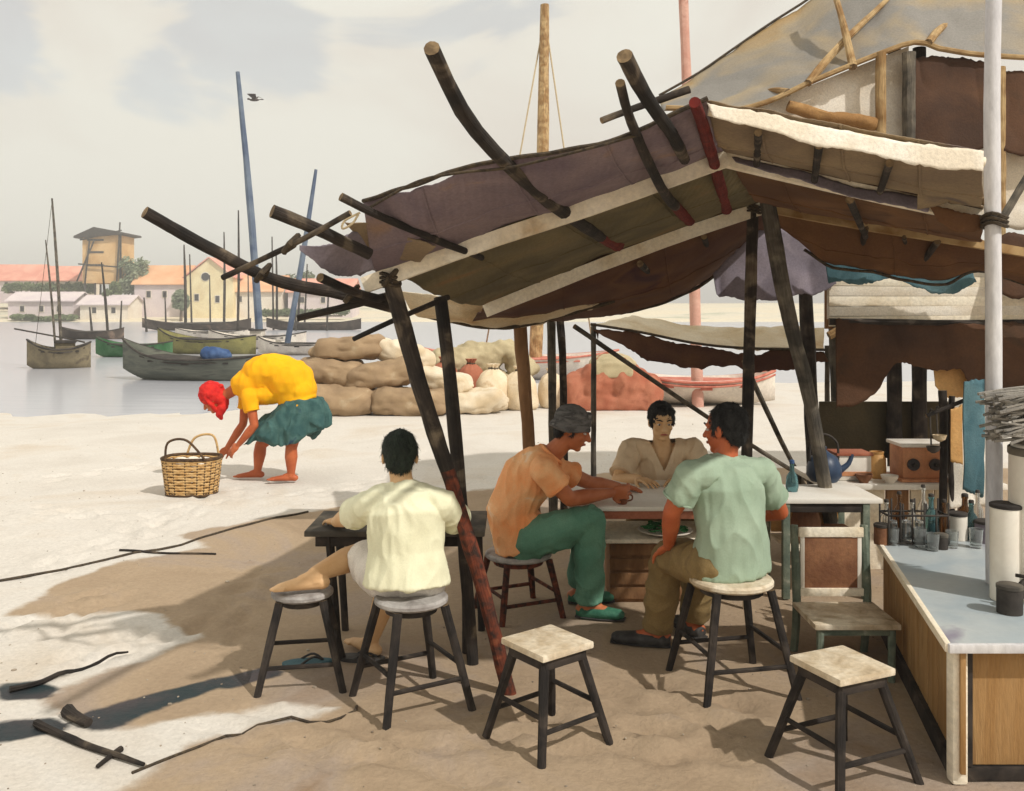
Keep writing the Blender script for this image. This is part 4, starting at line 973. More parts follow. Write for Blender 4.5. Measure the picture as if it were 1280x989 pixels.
# things on the kiosk counter
KZ = .606
c = PZ(1146, 6.6, KZ)
st = thing('stove', c, 'orange brown stove with two dark round burners facing out on the kiosk counter', 'stove')
MB().box(c + Vector((0, 0, .13)), (.3, .24, .22), None, .015).build('body', 'stove', st)
MB().box(c + Vector((0, -.01, .255)), (.34, .28, .025), None, .006).build('top', 'enamel', st)
MB().box(c + Vector((0, -.02, .011)), (.36, .3, .02), None, .004).build('base', 'stove', st)
for dx in (-.08, .075):
    MB().tube([c + Vector((dx, -.115, .12)), c + Vector((dx, -.14, .12))], .042, 18).build('burner', 'window_dark', st)
    MB().tube([c + Vector((dx, -.135, .12)), c + Vector((dx, -.165, .12))], .014, 10).build('knob', 'trim_dark', st)
c = PZ(1062, 6.6, KZ)
o = thing('food_box', c, 'white food box with an orange stripe at the left of the kiosk counter', 'box')
MB().box(c + Vector((0, 0, .09)), (.24, .2, .18), None, .012).build('body', 'enamel', o)
MB().box(c + Vector((0, 0, .186)), (.26, .22, .02), None, .005).build('lid', 'redbrown', o)
MB().box(c + Vector((0, -.101, .05)), (.242, .006, .03)).build('stripe', 'stove', o, smooth=False)
c = PZ(1096, 6.62, KZ)
tag(MB().lathe((0, 0, 0), [(.05, 0), (.065, .05), (.062, .14), (.045, .17), (.05, .19), (.04, .19), (.04, .17)], 20).build('jar', 'jar_tan', None), 'tan pottery jar between the white box and the stove', 'jar').location = c
c = PZ(1030, 6.5, KZ); t = thing('kettle', c, 'dark blue kettle at the left end of the kiosk counter', 'kettle')
MB().lathe(c, [(.09, 0), (.12, .04), (.12, .1), (.09, .17), (.04, .2), (.015, .22), (.02, .24), (.005, .25)], 22).build('body', 'kettle_blue', t)
MB().tube(resample([c + Vector((.1, 0, .07)), c + Vector((.17, 0, .12)), c + Vector((.2, 0, .19))], 8), [.028, .026, .022, .02, .018, .016, .015, .014], 10).build('spout', 'kettle_blue', t)
MB().tube(resample([c + Vector((-.1, 0, .14)), c + Vector((-.09, 0, .27)), c + Vector((0, 0, .33)), c + Vector((.09, 0, .27)), c + Vector((.1, 0, .14))], 20), .009, 8).build('handle', 'trim_dark', t)

def bowl(label, px, Y, r, h, m, grp):
    o = MB().lathe((0, 0, 0), [(r * .5, 0), (r * .55, .01), (r * .9, h * .6), (r, h), (r * .94, h), (r * .8, h * .55), (.002, .02)], 22).build('bowl', m, None); o.location = PZ(px, Y, KZ); tag(o, label, 'bowl', grp)
bowl('dark bowl on the kiosk counter in front of the white food box', 1080, 6.44, .06, .06, 'clay', 'bowls on the kiosk counter')
bowl('cream bowl on the kiosk counter left of the stove', 1112, 6.42, .06, .055, 'enamel', 'bowls on the kiosk counter')
for i, (px, yb, ln, nm, lab) in enumerate(((1164, 512, .22, 'ladle', 'dark ladle hanging from the rail left of the tan cloth'), (1172, 509, .16, 'strainer', 'dark coffee strainer hanging from the rail at the post'))):
    a = P(px, yb + 3, 6.13); t = thing(nm, a, lab, nm)
    MB().tube(resample([a + Vector((0, -.02, .01)), a + Vector((0, 0, .018)), a + Vector((0, .018, 0)), a + Vector((0, 0, -ln))], 12), .006, 6).build('handle', 'trim_dark', t)
    c = a + Vector((0, -.03, -ln - .02))
    MB().lathe(c, [(.01, -.03), (.035, -.015), (.045, .015), (.041, .015), (.03, -.01), (.004, -.024)], 16).build('cup', 'trim_dark' if i == 0 else 'sack_pale', t)
# ------------------------------------------------------------------ stools
def stool(label, ctr, h, w, foot, rot, kind='square', seatm='seat_wood', legm='black_wood', group='dark wooden stools'):
    c = Vector(ctr); t = thing('stool', c, label, 'stool', group)
    rz = Matrix.Rotation(R(rot), 3, 'Z')
    if kind == 'square':
        MB().box(c + Vector((0, 0, h - .014)), (w, w, .028), rz, .007).build('seat', seatm, t)
        b = MB()
        for s_ in (-1, 1):
            b.box(c + rz @ Vector((0, s_ * w * .4, h - .05)), (w * .8, .02, .044), rz, .003); b.box(c + rz @ Vector((s_ * w * .4, 0, h - .05)), (.02, w * .8 - .02, .04), rz, .003)
        b.build('apron', legm, t)
    else:
        MB().lathe(c, [(w / 2 - .012, h - .034), (w / 2, h - .024), (w / 2, h - .01), (w / 2 - .01, h)], 30).build('seat', seatm, t)
        MB().lathe(c, [(w / 2 - .05, h - .07), (w / 2 - .05, h - .0345)], 24).build('apron', legm, t)
    legs = []
    for sx, sy in ((-1, -1), (1, -1), (1, 1), (-1, 1)):
        a = c + rz @ Vector((sx * w * .34, sy * w * .34, h - .034)); d = c + rz @ Vector((sx * foot / 2, sy * foot / 2, -.012))
        legs.append((a, d)); pole('leg', [a, d], [.021, .018], legm, t, 8, .12, 8)
    for k in range(4):
        f = .55 if k % 2 else .68
        a = legs[k][0].lerp(legs[k][1], f); d = legs[(k + 1) % 4][0].lerp(legs[(k + 1) % 4][1], f)
        pole('rung', [a, d], .011, legm, t, 7, .1, 4)
    return t
stool('small square stool with a pale top in front of the leaning rusty post', G(684, 922), .415, .28, .37, 38)
stool('small square stool with a worn pale top nearest the counter', G(1052, 962), .425, .28, .40, 24)
stool('round stool the man in the green shirt sits on', G(914, 856), .522, .40, .46, 12, 'round')
stool('round stool the man in the cream shirt sits on', G(514, 878), .495, .34, .42, 30, 'round', 'grey_seat')
s5c = G(378, 848)
stool('round grey topped stool holding a bare foot of the man in the cream shirt', s5c, .44, .30, .40, 10, 'round', 'grey_seat')
stool('round stool the man in the orange shirt sits on', G(648, 764), .362, .40, .40, 25, 'round', 'grey_seat', 'rust_pole')
stool('low stool hidden behind the table under the man in the tan shirt', PZ(827, 6.75, 0), .25, .34, .36, 10, 'round', 'grey_seat')

# ------------------------------------------------------------------ small table the cream shirted man leans on
t = thing('side_table', PZ(495, 5.0, 0), 'low plank table in front of the man in the cream shirt', 'table')
xa, xb = (381 - 640) / F * 4.8, (606 - 640) / F * 4.8
MB().box(((xa + xb) / 2, 5.03, .645), (xb - xa, .5, .03), None, .006).build('table_top', 'grey_pole', t)
b = MB(); b.box(((xa + xb) / 2, 4.83, .6), (xb - xa - .1, .02, .06), None, .003); b.box(((xa + xb) / 2, 5.23, .6), (xb - xa - .1, .02, .06), None, .003); b.build('apron', 'black_wood', t)
for x_, y_, dx in ((xa + .12, 4.84, .05), (xa + .1, 5.2, .04), (xb - .1, 4.84, 0), (xb - .05, 5.2, .02)):
    pole('leg', [Vector((x_, y_, .63)), Vector((x_ + dx, y_, -.01))], [.024, .02], 'black_wood', t, 8, .12)

# ------------------------------------------------------------------ main table
t = thing('table', PZ(800, 6.0, 0), 'white topped table with a brown crate base where three men sit', 'table')
x0, x1, ya, yb = .34, 1.5, 5.52, 6.4
MB().box(((x0 + x1) / 2, (ya + yb) / 2, .617), (x1 - x0, yb - ya, .03), None, .01).build('table_top', 'table_white', t)
b = MB()
for yy in (ya + .03, yb - .03): b.box(((x0 + x1) / 2, yy, .577), (x1 - x0 - .08, .024, .048), None, .003)
for xx in (x0 + .03, x1 - .03): b.box((xx, (ya + yb) / 2, .577), (.024, yb - ya - .09, .046), None, .003)
b.build('apron', 'redbrown', t)
MB().box((.86, 5.84, .405), (.8, .5, .025), None, .005).build('shelf', 'pale_wood', t)
MB().box((.83, 5.88, .19), (.44, .36, .38), None, .008).build('base_crate', 'brown_wood', t)
for i in range(4): MB().box((.83, 5.695, .06 + i * .09), (.45, .02, .07), None, .003).build('crate_slat', 'brown_wood', t)
for xx in (x0 + .08, x1 - .08):
    for yy in (ya + .07, yb - .07): pole('leg', [(xx, yy, .6), (xx, yy, -.01)], [.024, .02], 'pale_wood', t, 8, .1)
# plate of greens on the shelf
c = Vector((.95, 5.7, .419)); o = thing('greens_plate', c, 'plate of dark green leaves on the shelf under the white table top', 'plate')
MB().lathe(c, [(.07, 0), (.1, .012), (.165, .03), (.17, .034), (.16, .036), (.09, .02), (.01, .016)], 28).build('plate', 'enamel', o)
rnd = random.Random(2); b = MB()
for i in range(70):
    a = rnd.uniform(0, 6.28); r_ = .13 * rnd.random() ** .5
    q = c + Vector((r_ * math.cos(a), r_ * math.sin(a), .035 + rnd.uniform(0, .05) * (1.2 - r_ * 6)))
    b.ell(q, (rnd.uniform(.015, .035), rnd.uniform(.01, .02), .005), Matrix.Rotation(a * 3, 3, 'Z') @ Matrix.Rotation(rnd.uniform(-.9, .9), 3, 'X'), 1)
b.build('leaves', 'green_leaves', o)
def cup(label, c):
    o = thing('cup', c, label, 'cup')
    MB().lathe(c, [(.026, 0), (.032, .01), (.037, .075), (.033, .075), (.028, .014), (.003, .012)], 20).build('body', 'cup_brown', o)
    MB().tube(resample([c + Vector((.034, 0, .06)), c + Vector((.06, 0, .05)), c + Vector((.058, 0, .026)), c + Vector((.031, 0, .018))], 12), .005, 7).build('handle', 'cup_brown', o)

# ------------------------------------------------------------------ counter in the right foreground
c0 = Vector((1.66, 3.48, 0)); c1 = Vector((2.06, 5.2, 0)); CZ = .544
t = thing('counter', (2.3, 4.3, 0), 'ochre boarded counter with a grey zinc top at the right edge', 'counter')
poly = [c0, Vector((3.3, 3.48, 0)), Vector((3.3, 5.2, 0)), c1]
def up_(v, z): return Vector((v.x, v.y, z))
b = MB(); b.prism([up_(p, CZ - .022) for p in poly], (0, 0, .022)); b.build('counter_top', 'zinc', t, smooth=False)
dl = (c1 - c0).normalized(); nl = Vector((-dl.y, dl.x, 0))
b = MB(); b.bar(up_(c0 - dl * .01, CZ - .012) + nl * .012, up_(c1, CZ - .012) + nl * .012, .022, .034); b.build('edge_trim', 'pale_wood', t)
b = MB(); b.bar(Vector((1.645, 3.468, CZ - .012)), Vector((3.3, 3.468, CZ - .012)), .022, .034); b.build('edge_trim', 'white_paint', t)
# left side: upright boards
nb_ = 9
for i in range(nb_):
    a, d = c0.lerp(c1, (i + .03) / nb_), c0.lerp(c1, (i + .97) / nb_)
    m_ = (a + d) / 2 - nl * .045
    MB().box(up_(m_, .285), ((d - a).length, .02, .47), Matrix.Rotation(math.atan2(dl.y, dl.x), 3, 'Z'), .003).build('side_board', 'ochre_board', t)
b = MB(); b.bar(up_(c0, .03) - nl * .026 + dl * .03, up_(c1, .03) - nl * .026, .03, .09); b.build('base_strip', 'black_wood', t)  # dark strip along the foot of the counter
# corner post and front panel
b = MB(); b.box((1.705, 3.525, .26), (.06, .06, .52), None, .012).build('corner_post', 'pale_wood', t)
MB().box((2.52, 3.545, .285), (1.55, .02, .45), None, .003).build('front_panel', 'ochre_board', t)
MB().box((2.52, 3.535, .03), (1.55, .03, .05), None, .003).build('base_strip', 'black_wood', t)
for xx in (1.752, 2.3): MB().box((xx, 3.528, .285), (.022, .02, .45), None, .003).build('front_batten', 'black_wood', t)
for p in ((3.22, 3.56), (3.22, 5.1), (2.14, 5.1)): MB().box((p[0], p[1], .26), (.06, .06, .52)).build('leg', 'brown_wood', t)
# urn with tap on the counter and straw bundle on it
c = PZ(1304, 4.02, CZ + .001); o = thing('urn', c, 'tall white urn with a dark tap standing on the zinc counter', 'urn')
MB().lathe(c, [(.12, 0), (.125, .02), (.135, .04), (.137, .3), (.135, .64), (.125, .67), (.11, .68)], 32).build('body', 'enamel', o)
MB().lathe(c + Vector((0, 0, .63)), [(.136, 0), (.14, .005), (.14, .03), (.136, .035)], 32).build('band', 'grey_pole', o)
MB().lathe(c + Vector((0, 0, .682)), [(.125, 0), (.12, .02), (.02, .035)], 28).build('lid', 'grey_pole', o)
tp = c + Vector((-.104, -.086, .1))
MB().tube(resample([tp, tp + Vector((-.04, -.03, .01)), tp + Vector((-.07, -.055, 0)), tp + Vector((-.075, -.06, -.05))], 10), .014, 9).build('tap', 'trim_dark', o)
MB().tube([tp + Vector((-.075, -.02, .035)), tp + Vector((-.02, -.065, .035))], .008, 8).build('tap_handle', 'trim_dark', o)
c = c + Vector((-.02, 0, .69)); rnd = random.Random(4)
o = thing('straw_bundle', c, 'tangled grey straw bundle lying on top of the white urn', 'bundle')
b = MB()
for i in range(90):
    z = rnd.uniform(.0, .2); a = c + Vector((-.2 + rnd.uniform(-.03, .05), rnd.uniform(-.1, .1), z + rnd.uniform(-.02, .02))); d = c + Vector((.24, rnd.uniform(-.1, .1), z + rnd.uniform(-.04, .06)))
    m_ = (a + d) / 2 + Vector((0, rnd.uniform(-.04, .04), rnd.uniform(-.01, .05))); b.tube(resample([a, m_, d], 7), rnd.uniform(.004, .009), 5)
b.build('straw', 'straw', o)
MB().tube([c + Vector((.0, .12 * math.cos(a), .1 + .125 * math.sin(a))) for a in [2 * math.pi * j / 20 for j in range(21)]], .008, 6).build('tie', 'rope', o)

# bottles, glasses and jars crowded along the far edge of the counter
def bottle(label, px, Y, r, h, m, grp):
    c = PZ(px, Y, CZ + .001); o = thing('bottle', c, label, 'bottle', grp)
    MB().lathe(c, [(r * .9, 0), (r, .01), (r, h * .55), (r * .85, h * .64), (r * .36, h * .76), (r * .33, h * .95), (r * .42, h * .955), (r * .42, h)], 18).build('body', m, o)
    MB().lathe(c + Vector((0, 0, h + .001)), [(r * .4, 0), (r * .4, .012), (r * .3, .016)], 14).build('cap', 'trim_dark', o)
def tumbler(label, px, Y, r, h, m, grp):
    c = PZ(px, Y, CZ + .001); o = MB().lathe((0, 0, 0), [(r * .8, 0), (r, h), (r * .9, h), (r * .72, .012), (.002, .01)], 18).build('glass', m, None); o.location = c; return tag(o, label, 'glass', grp)
def tin(label, px, Y, r, h, m, lidm, grp):
    c = PZ(px, Y, CZ + .001); o = thing('tin', c, label, 'tin', grp)
    MB().lathe(c, [(r, 0), (r, h), (r * .96, h + .001)], 22).build('body', m, o); MB().lathe(c + Vector((0, 0, h + .002)), [(r * 1.04, 0), (r * 1.04, .014), (r * .9, .018)], 22).build('lid', lidm, o)
gb, gg, gt = 'bottles on the counter', 'glasses on the counter', 'tins on the counter'
bottle('clear bottle at the left end of the counter back row', 1108, 5.1, .032, .2, 'glass_clear', gb)
bottle('dark brown bottle second from the left of the counter back row', 1124, 5.12, .03, .24, 'glass_brown', gb)
bottle('clear bottle next to the wire glass rack', 1140, 5.05, .028, .21, 'glass_clear', gb)
bottle('teal bottle standing in the middle of the counter row', 1164, 5.0, .038, .25, 'glass_teal', gb)
bottle('dark bottle standing just right of the teal bottle', 1180, 5.0, .03, .22, 'glass_brown', gb)
bottle('teal bottle below the teal towel', 1214, 5.08, .036, .2, 'glass_teal', gb)
tumbler('clear tumbler in front of the left bottles', 1116, 4.96, .034, .09, 'glass_clear', gg)
tumbler('clear tumbler in front of the wire glass rack', 1150, 4.92, .034, .1, 'glass_clear', gg)
tumbler('clear tumbler standing before the dark bottle', 1190, 4.9, .034, .09, 'glass_clear', gg)
bottle('clear tall bottle behind the teal bottle', 1154, 5.16, .03, .27, 'glass_clear', gb)
bottle('brown squat bottle behind the dark lidded cream tin', 1206, 5.16, .045, .22, 'glass_brown', gb)
bottle('clear bottle at the right end beside the purple grey tin', 1222, 5.16, .03, .24, 'glass_clear', gb)
tumbler('clear tumbler at the right end of the counter row', 1220, 4.9, .036, .1, 'glass_clear', gg)
tumbler('clear tumbler beside the small dark tin', 1166, 4.84, .034, .09, 'glass_clear', gg)
tin('rusty tin at the left corner of the counter row', 1102, 4.98, .04, .09, 'clay', 'trim_dark', gt)
tin('tall white canister with a dark lid standing at the foot of the white post', 1258, 4.02, .066, .4, 'enamel', 'trim_dark', gt)
tin('low dark tin before the tall white canister', 1262, 3.84, .05, .1, 'trim_dark', 'grey_pole', gt)
tin('cream tin with a dark lid between the bottles', 1197, 5.08, .05, .13, 'enamel', 'trim_dark', gt)
tin('purple grey tin at the right end of the counter row', 1232, 5.02, .055, .1, 'grey_purple', 'trim_dark', gt)
tin('small dark tin in front of the teal bottle', 1176, 4.88, .036, .06, 'trim_dark', 'grey_pole', gt)
c = PZ(1142, 5.0, CZ + .001); o = thing('glass_rack', c, 'dark wire rack of upside down glasses on the counter', 'rack')
b = MB()
for z in (.012, .16):
    for s_ in (-1, 1): b.tube([c + Vector((-.16, s_ * .06, z)), c + Vector((.16, s_ * .06, z))], .006, 6); b.tube([c + Vector((s_ * .16, -.06, z)), c + Vector((s_ * .16, .06, z))], .006, 6)
for i in range(6):
    for s_ in (-1, 1): b.tube([c + Vector((-.16 + i * .064, s_ * .06, .006)), c + Vector((-.16 + i * .064, s_ * .06, .2 + .03 * (i % 2)))], .005, 6)
b.build('wire_frame', 'trim_dark', o)
for i in range(4):
    g = tumbler(['upside down glass at the left of the wire rack', 'upside down glass second from the left in the wire rack', 'upside down glass third from the left in the wire rack', 'upside down glass at the right of the wire rack'][i], 0, 1, .03, .1, 'glass_clear', 'glasses in the wire rack')
    g.rotation_euler = (math.pi, 0, 0); g.location = c + Vector((-.115 + i * .075, 0, .122))

# ------------------------------------------------------------------ pale cabinet and low chair right of the green shirted man
YB = 6.0; t = thing('cabinet', PZ(1015, YB, 0), 'pale open cabinet with grey green frame behind the low chair', 'cabinet')
xa, xb = 1.72, 2.22
MB().box(((xa + xb) / 2 - .05, 6.0, .615), (xb - xa + .3, .5, .03), None, .006).build('top', 'table_white', t)
for x_ in (xa, xb):
    for y_ in (5.78, 6.22): MB().box((x_, y_, .3), (.045, .045, .6), None, .006).build('leg', 'green_frame', t)
MB().box(((xa + xb) / 2, 5.78, .57), (xb - xa - .047, .03, .055), None, .004).build('rail', 'black_wood', t)
MB().box(((xa + xb) / 2, 6.0, .3), (xb - xa - .05, .4, .022), None, .004).build('shelf', 'pale_wood', t)
MB().box(((xa + xb) / 2, 6.2, .43), (xb - xa - .05, .02, .22), None, .004).build('back_board', 'jar_tan', t)
c = Vector((1.9, 5.95, .312)); tag(MB().lathe((0, 0, 0), [(.06, 0), (.09, .04), (.095, .14), (.075, .2), (.06, .215), (.065, .23), (.05, .23)], 22).build('jar', 'clay', None), 'dark brown clay jar inside the pale cabinet', 'jar').location = c
b = MB().box((0, 0, .05), (.2, .16, .1), None, .01).build('box', 'clay', None); b.location = (2.08, 5.96, .312); tag(b, 'brown box beside the clay jar inside the cabinet', 'box')
c = PZ(990, 6.0, .631); bottle_ = thing('bottle', c, 'small clear blue bottle on the pale cabinet', 'bottle')
MB().lathe(c, [(.035, 0), (.042, .03), (.035, .1), (.015, .13), (.014, .18), (.018, .18)], 18).build('body', 'glass_teal', bottle_)
MB().lathe(c + Vector((0, 0, .181)), [(.016, 0), (.016, .02), (.01, .024)], 12).build('cap', 'blue_cloth', bottle_)
YH = 4.85; k = YH / F; t = thing('chair', PZ(1038, 4.75, 0), 'low wooden chair with a brown backrest panel between the counter and the green shirted man', 'chair')
xa, xb = (996 - 640) * k, (1084 - 640) * k; zs = .262
for x_ in (xa, xb):
    pole('back_post', [Vector((x_, YH + .05, -.01)), Vector((x_, YH, zs)), Vector((x_, YH + .05, .665))], [.021, .023, .021], 'green_frame', t, 8, .1)
for z_, w_ in ((.635, .05), (zs + .06, .04)):
    MB().box(((xa + xb) / 2, YH + .04 * (z_ - .2), z_), (xb - xa - .03, .022, w_), None, .004).build('back_rail', 'pale_wood', t)
MB().box(((xa + xb) / 2, YH + .02, .46), (xb - xa - .09, .014, .29), None, .003).build('back_panel', 'clay', t)
for x_ in (xa + .035, xb - .035): MB().box((x_, YH + .021, .46), (.022, .018, .3), None, .003).build('back_slat', 'enamel', t)
MB().box(((xa + xb) / 2, YH - .19, zs), (xb - xa + .05, .36, .028), None, .006).build('seat', 'seat_wood', t)
MB().box(((xa + xb) / 2, YH - .345, zs - .03), (xb - xa - .03, .02, .03), None, .003).build('seat_rail', 'green_frame', t)
for x_ in (xa + .01, xb - .01): pole('leg', [Vector((x_, YH - .34, zs - .014)), Vector((x_ - .01, YH - .36, -.01))], [.02, .018], 'green_frame', t, 8, .1)

# ------------------------------------------------------------------ basket
c = G(240, 617); t = thing('basket', c, 'woven cane basket with two raised handles on the sand before the stooping woman', 'basket')
w, d, h = .27, .2, .36
b = MB()
def ring(z, s_): return [c + Vector((w * s_ * math.copysign(abs(math.cos(a)) ** .7, math.cos(a)), d * s_ * math.copysign(abs(math.sin(a)) ** .7, math.sin(a)), z)) for a in [2 * math.pi * j / 40 for j in range(41)]]
for i in range(13): 
    pts = ring(.015 + i * .027, .86 + .012 * i); pts = [p + Vector((0, 0, .007 * math.sin(j * math.pi / 2 + i * math.pi))) for j, p in enumerate(pts)]
    b.tube(pts, .0135, 6, cap=False)
b.build('weave', 'cane', t)
b = MB()
for j in range(0, 40, 2):
    lo, hi = ring(0, .87)[j], ring(h, 1.025)[j]; b.tube([lo, hi], .009, 6)
b.build('stakes', 'cane_dark', t)
b = MB(); b.tube(ring(h, 1.02), .017, 8, cap=False); b.build('rim', 'cane_dark', t)
MB().tube(ring(.008, .86), .016, 8, cap=False).build('foot_ring', 'cane_dark', t)
b = MB(); b.prism([p for p in ring(.02, .84)[:-1]], (0, 0, .012)); b.build('bottom', 'cane', t)
for s_, lean in ((-1, -.02), (1, .05)):
    MB().tube(resample([c + Vector((-.17 + lean, s_ * d, h)), c + Vector((-.1 + s_ * .07, s_ * d * .9, h + .17)), c + Vector((.08 + s_ * .07, s_ * d * .9, h + .19)), c + Vector((.2, s_ * d, h))], 20), .012, 8).build('handle', 'cane_dark' if s_ < 0 else 'cane', t)
b = MB(); rnd = random.Random(3)
for i in range(16): b.ell(c + Vector((rnd.uniform(-.18, .18), rnd.uniform(-.12, .12), rnd.uniform(.26, .33))), (.06, .05, .045), None, 2)
o = b.remesh('cloth', 'white_cloth', None, .014, 3, .01, 12); tag(o, 'pale cloth stuffed inside the woven cane basket', 'cloth')

# ------------------------------------------------------------------ litter on the ground
def drift(label, pts, rad, m='dark_pole', nm='driftwood', cat='driftwood', grp=None):
    pp = [G(*p) for p in pts]; pp = [Vector((p.x, p.y, gh(p.x, p.y) + (rad if not hasattr(rad, '__len__') else max(rad)) * .8)) for p in resample(pp, 16)]
    rr = rad if not hasattr(rad, '__len__') else [rad[0] + (rad[1] - rad[0]) * i / 15 for i in range(16)]
    o = MB().tube(pp, rr, 8, wob=.3).build(nm, m, None, origin=pp[0]); tag(o, label, cat, grp)
drift('long dark stick lying at the bottom left corner', [(46, 910), (100, 934), (180, 961)], [.02, .008])
drift('short dark stick crossing the long stick at bottom left', [(122, 962), (140, 948), (152, 940)], [.008, .013])
drift('thin dark stick at the left edge above the puddle', [(12, 866), (45, 858), (110, 836), (160, 822)], [.016, .005])
drift('dark driftwood lump at the near end of the long puddle', [(84, 896), (98, 906), (110, 912)], [.03, .02])
drift('rope added along the outline of the painted ground shade', [(-40, 733), (60, 718), (150, 694), (215, 684), (300, 660), (385, 641)], .009, 'rope', 'rope', 'rope')  # added rope stands in for the edge line of the shade
drift('thin rope trailing over the brown ground near the bottom', [(165, 968), (240, 938), (330, 908), (432, 896), (446, 884)], .006, 'rope', 'rope', 'rope')
drift('short dark stick at the edge of the brown ground', [(150, 687), (205, 692), (270, 694)], [.01, .007])
for px, py, rz, lab in ((384, 832, 12, 'teal sandal on the ground by the grey topped stool'), (452, 826, -6, 'dark sandal under the bare foot of the man in the cream shirt')):
    c = G(px, py); t = thing('sandal', c + Vector((0, 0, .004)), lab, 'sandal'); rt = Matrix.Rotation(R(rz), 3, 'Z')
    b = MB()
    pts = []
    for i in range(24):
        a = 2 * math.pi * i / 24; x = .125 * math.cos(a); y = (.045 - .008 * math.cos(a)) * math.sin(a); pts.append(c + rt @ Vector((x, y, .004)))
    b.prism(pts, (0, 0, .02)); b.build('sole', 'teal_cloth' if px < 400 else 'shoe_black', t)
    for s_ in (-1, 1): MB().tube(resample([c + rt @ Vector((.08, 0, .024)), c + rt @ Vector((.03, .025 * s_, .05)), c + rt @ Vector((-.03, .042 * s_, .022))], 8), .006, 6).build('strap', 'shoe_black', t)

# small stones and shell bits, uncountable
rnd = random.Random(12); b = MB()
for i in range(800):
    Y = 3.3 + 12 * rnd.random() ** 1.3; px = rnd.uniform(-60, 1180); x = (px - 640) / F * Y
    r_ = rnd.uniform(.002, .006) * (2 if rnd.random() < .06 else 1)
    b.ell((x, Y, gh(x, Y) + r_ * .25), (r_ * rnd.uniform(.8, 1.6), r_, r_ * .6), Matrix.Rotation(rnd.uniform(0, 3), 3, 'Z'), 1)
M['pebble'] = mat('pebble', (120, 108, 94), (176, 164, 146), (80, 70, 62), scale=6, bscale=60)
tag(b.build('pebbles', 'pebble', None), 'small stones and shell bits strewn over the sand', 'pebbles', kind='stuff')
# ------------------------------------------------------------------ people
def hand(b, w, d, n, s=1.0, curl=.5, thumb_side=None):
    """wrist point, finger direction, palm normal (fingers curl towards it)"""
    d = d.normalized(); n = (n - d * n.dot(d)).normalized(); a = d.cross(n).normalized()
    rot = Matrix((d, a, n)).transposed()
    b.ell(w + d * .045 * s, (.052 * s, .042 * s, .018 * s), rot)
    b.ell(w + d * .07 * s, (.03 * s, .04 * s, .016 * s), rot)
    for i, (off, ln) in enumerate(((-.032, .062), (-.011, .074), (.011, .07), (.031, .056))):
        p = w + (d * .085 + a * off) * s; dd = (d + a * off * 5).normalized(); ang = curl * .5
        pts = [p]
        for q in (.45, .32, .25):
            v = dd * math.cos(ang) + n * math.sin(ang); pts.append(pts[-1] + v * ln * q * s); ang += curl * .75
        b.tube(pts, [.0095 * s, .0088 * s, .008 * s, .0065 * s], 8); b.ell(pts[-1], (.0068 * s,) * 3, None, 1); b.ell(pts[1], (.009 * s,) * 3, None, 1); b.ell(pts[2], (.0082 * s,) * 3, None, 1)
    ts = a * (-1 if thumb_side is None else thumb_side)
    pts = [w + d * .02 * s + ts * .03 * s, w + d * .05 * s + ts * .055 * s + n * .012 * s, w + d * .082 * s + ts * .058 * s + n * .03 * s]
    b.tube(pts, [.013 * s, .011 * s, .008 * s], 8); b.ell(pts[-1], (.0085 * s,) * 3, None, 1); b.ell(pts[1], (.011 * s,) * 3, None, 1)
def basis(f, up=Vector((0, 0, 1))):
    f = Vector(f).normalized(); r_ = f.cross(up).normalized(); u = r_.cross(f).normalized(); return f, u, r_
def head(b, c, f, s=1.0, up=Vector((0, 0, 1))):
    f, u, r_ = basis(f, up); rot = Matrix((r_, f, u)).transposed()
    q = lambda x, y, z: c + (r_ * x + f * y + u * z) * s
    b.ell(q(0, -.012, .028), (.074 * s, .093 * s, .088 * s), rot, 3)
    b.ell(q(0, .022, -.038), (.057 * s, .066 * s, .074 * s), rot, 3)
    b.ell(q(0, .06, -.092), (.026 * s, .022 * s, .02 * s), rot)
    b.cap_(q(0, .082, .012), q(0, .106, -.028), .0085 * s, .0135 * s, 8)
    for x in (-1, 1):
        b.ell(q(x * .011, .096, -.03), (.009 * s, .01 * s, .008 * s), rot)
        b.cap_(q(x * .012, .083, .026), q(x * .046, .066, .024), .009 * s, .009 * s, 8)
        b.ell(q(x * .036, .058, -.024), (.024 * s, .022 * s, .022 * s), rot)
        b.ell(q(x * .077, -.008, -.006), (.009 * s, .02 * s, .031 * s), rot)
    b.ell(q(0, .08, -.06), (.022 * s, .012 * s, .012 * s), rot)
    return q, rot
def limb(b, a, m_, c, r0, r1, r2, bulge=1.06):
    b.tube([a, a.lerp(m_, .4), m_], [r0, (r0 + r1) / 2 * bulge, r1], 14); b.ell(a, (r0,) * 3); b.ell(m_, (r1,) * 3)
    b.tube([m_, m_.lerp(c, .35), c], [r1, r1 * bulge, r2], 14); b.ell(c, (r2,) * 3)
def foot(b, an, toe, s=1.0, r_=.042):
    d = (toe - an); d.z = 0; d.normalize(); h = Vector((0, 0, 1))
    base = Vector((an.x, an.y, toe.z))
    b.ell(base - d * .03 * s + h * .012, (.042 * s, .038 * s, .034 * s)); b.tube([an, base + h * .02], [r_ * s * .95, r_ * s], 12)
    b.tube([base - d * .03 + h * .018, base + d * .09 * s + h * .012, toe - d * .03 * s], [.036 * s, .037 * s, .026 * s], 12, ry=[.038 * s, .03 * s, .018 * s], side=d.cross(h))
    b.tube([an + h * -.01, base + d * .07 * s + h * .022], [.036 * s, .03 * s], 10)
    sd = d.cross(h)
    for i in range(5):
        o_ = (i - 2) * .0155 * s; e = toe + sd * o_ + d * (-.012 * abs(i - 1.2)) * s
        b.tube([e - d * .05 * s, e], [.011 * s, .0095 * s], 8); b.ell(e, (.0105 * s,) * 3, None, 1)
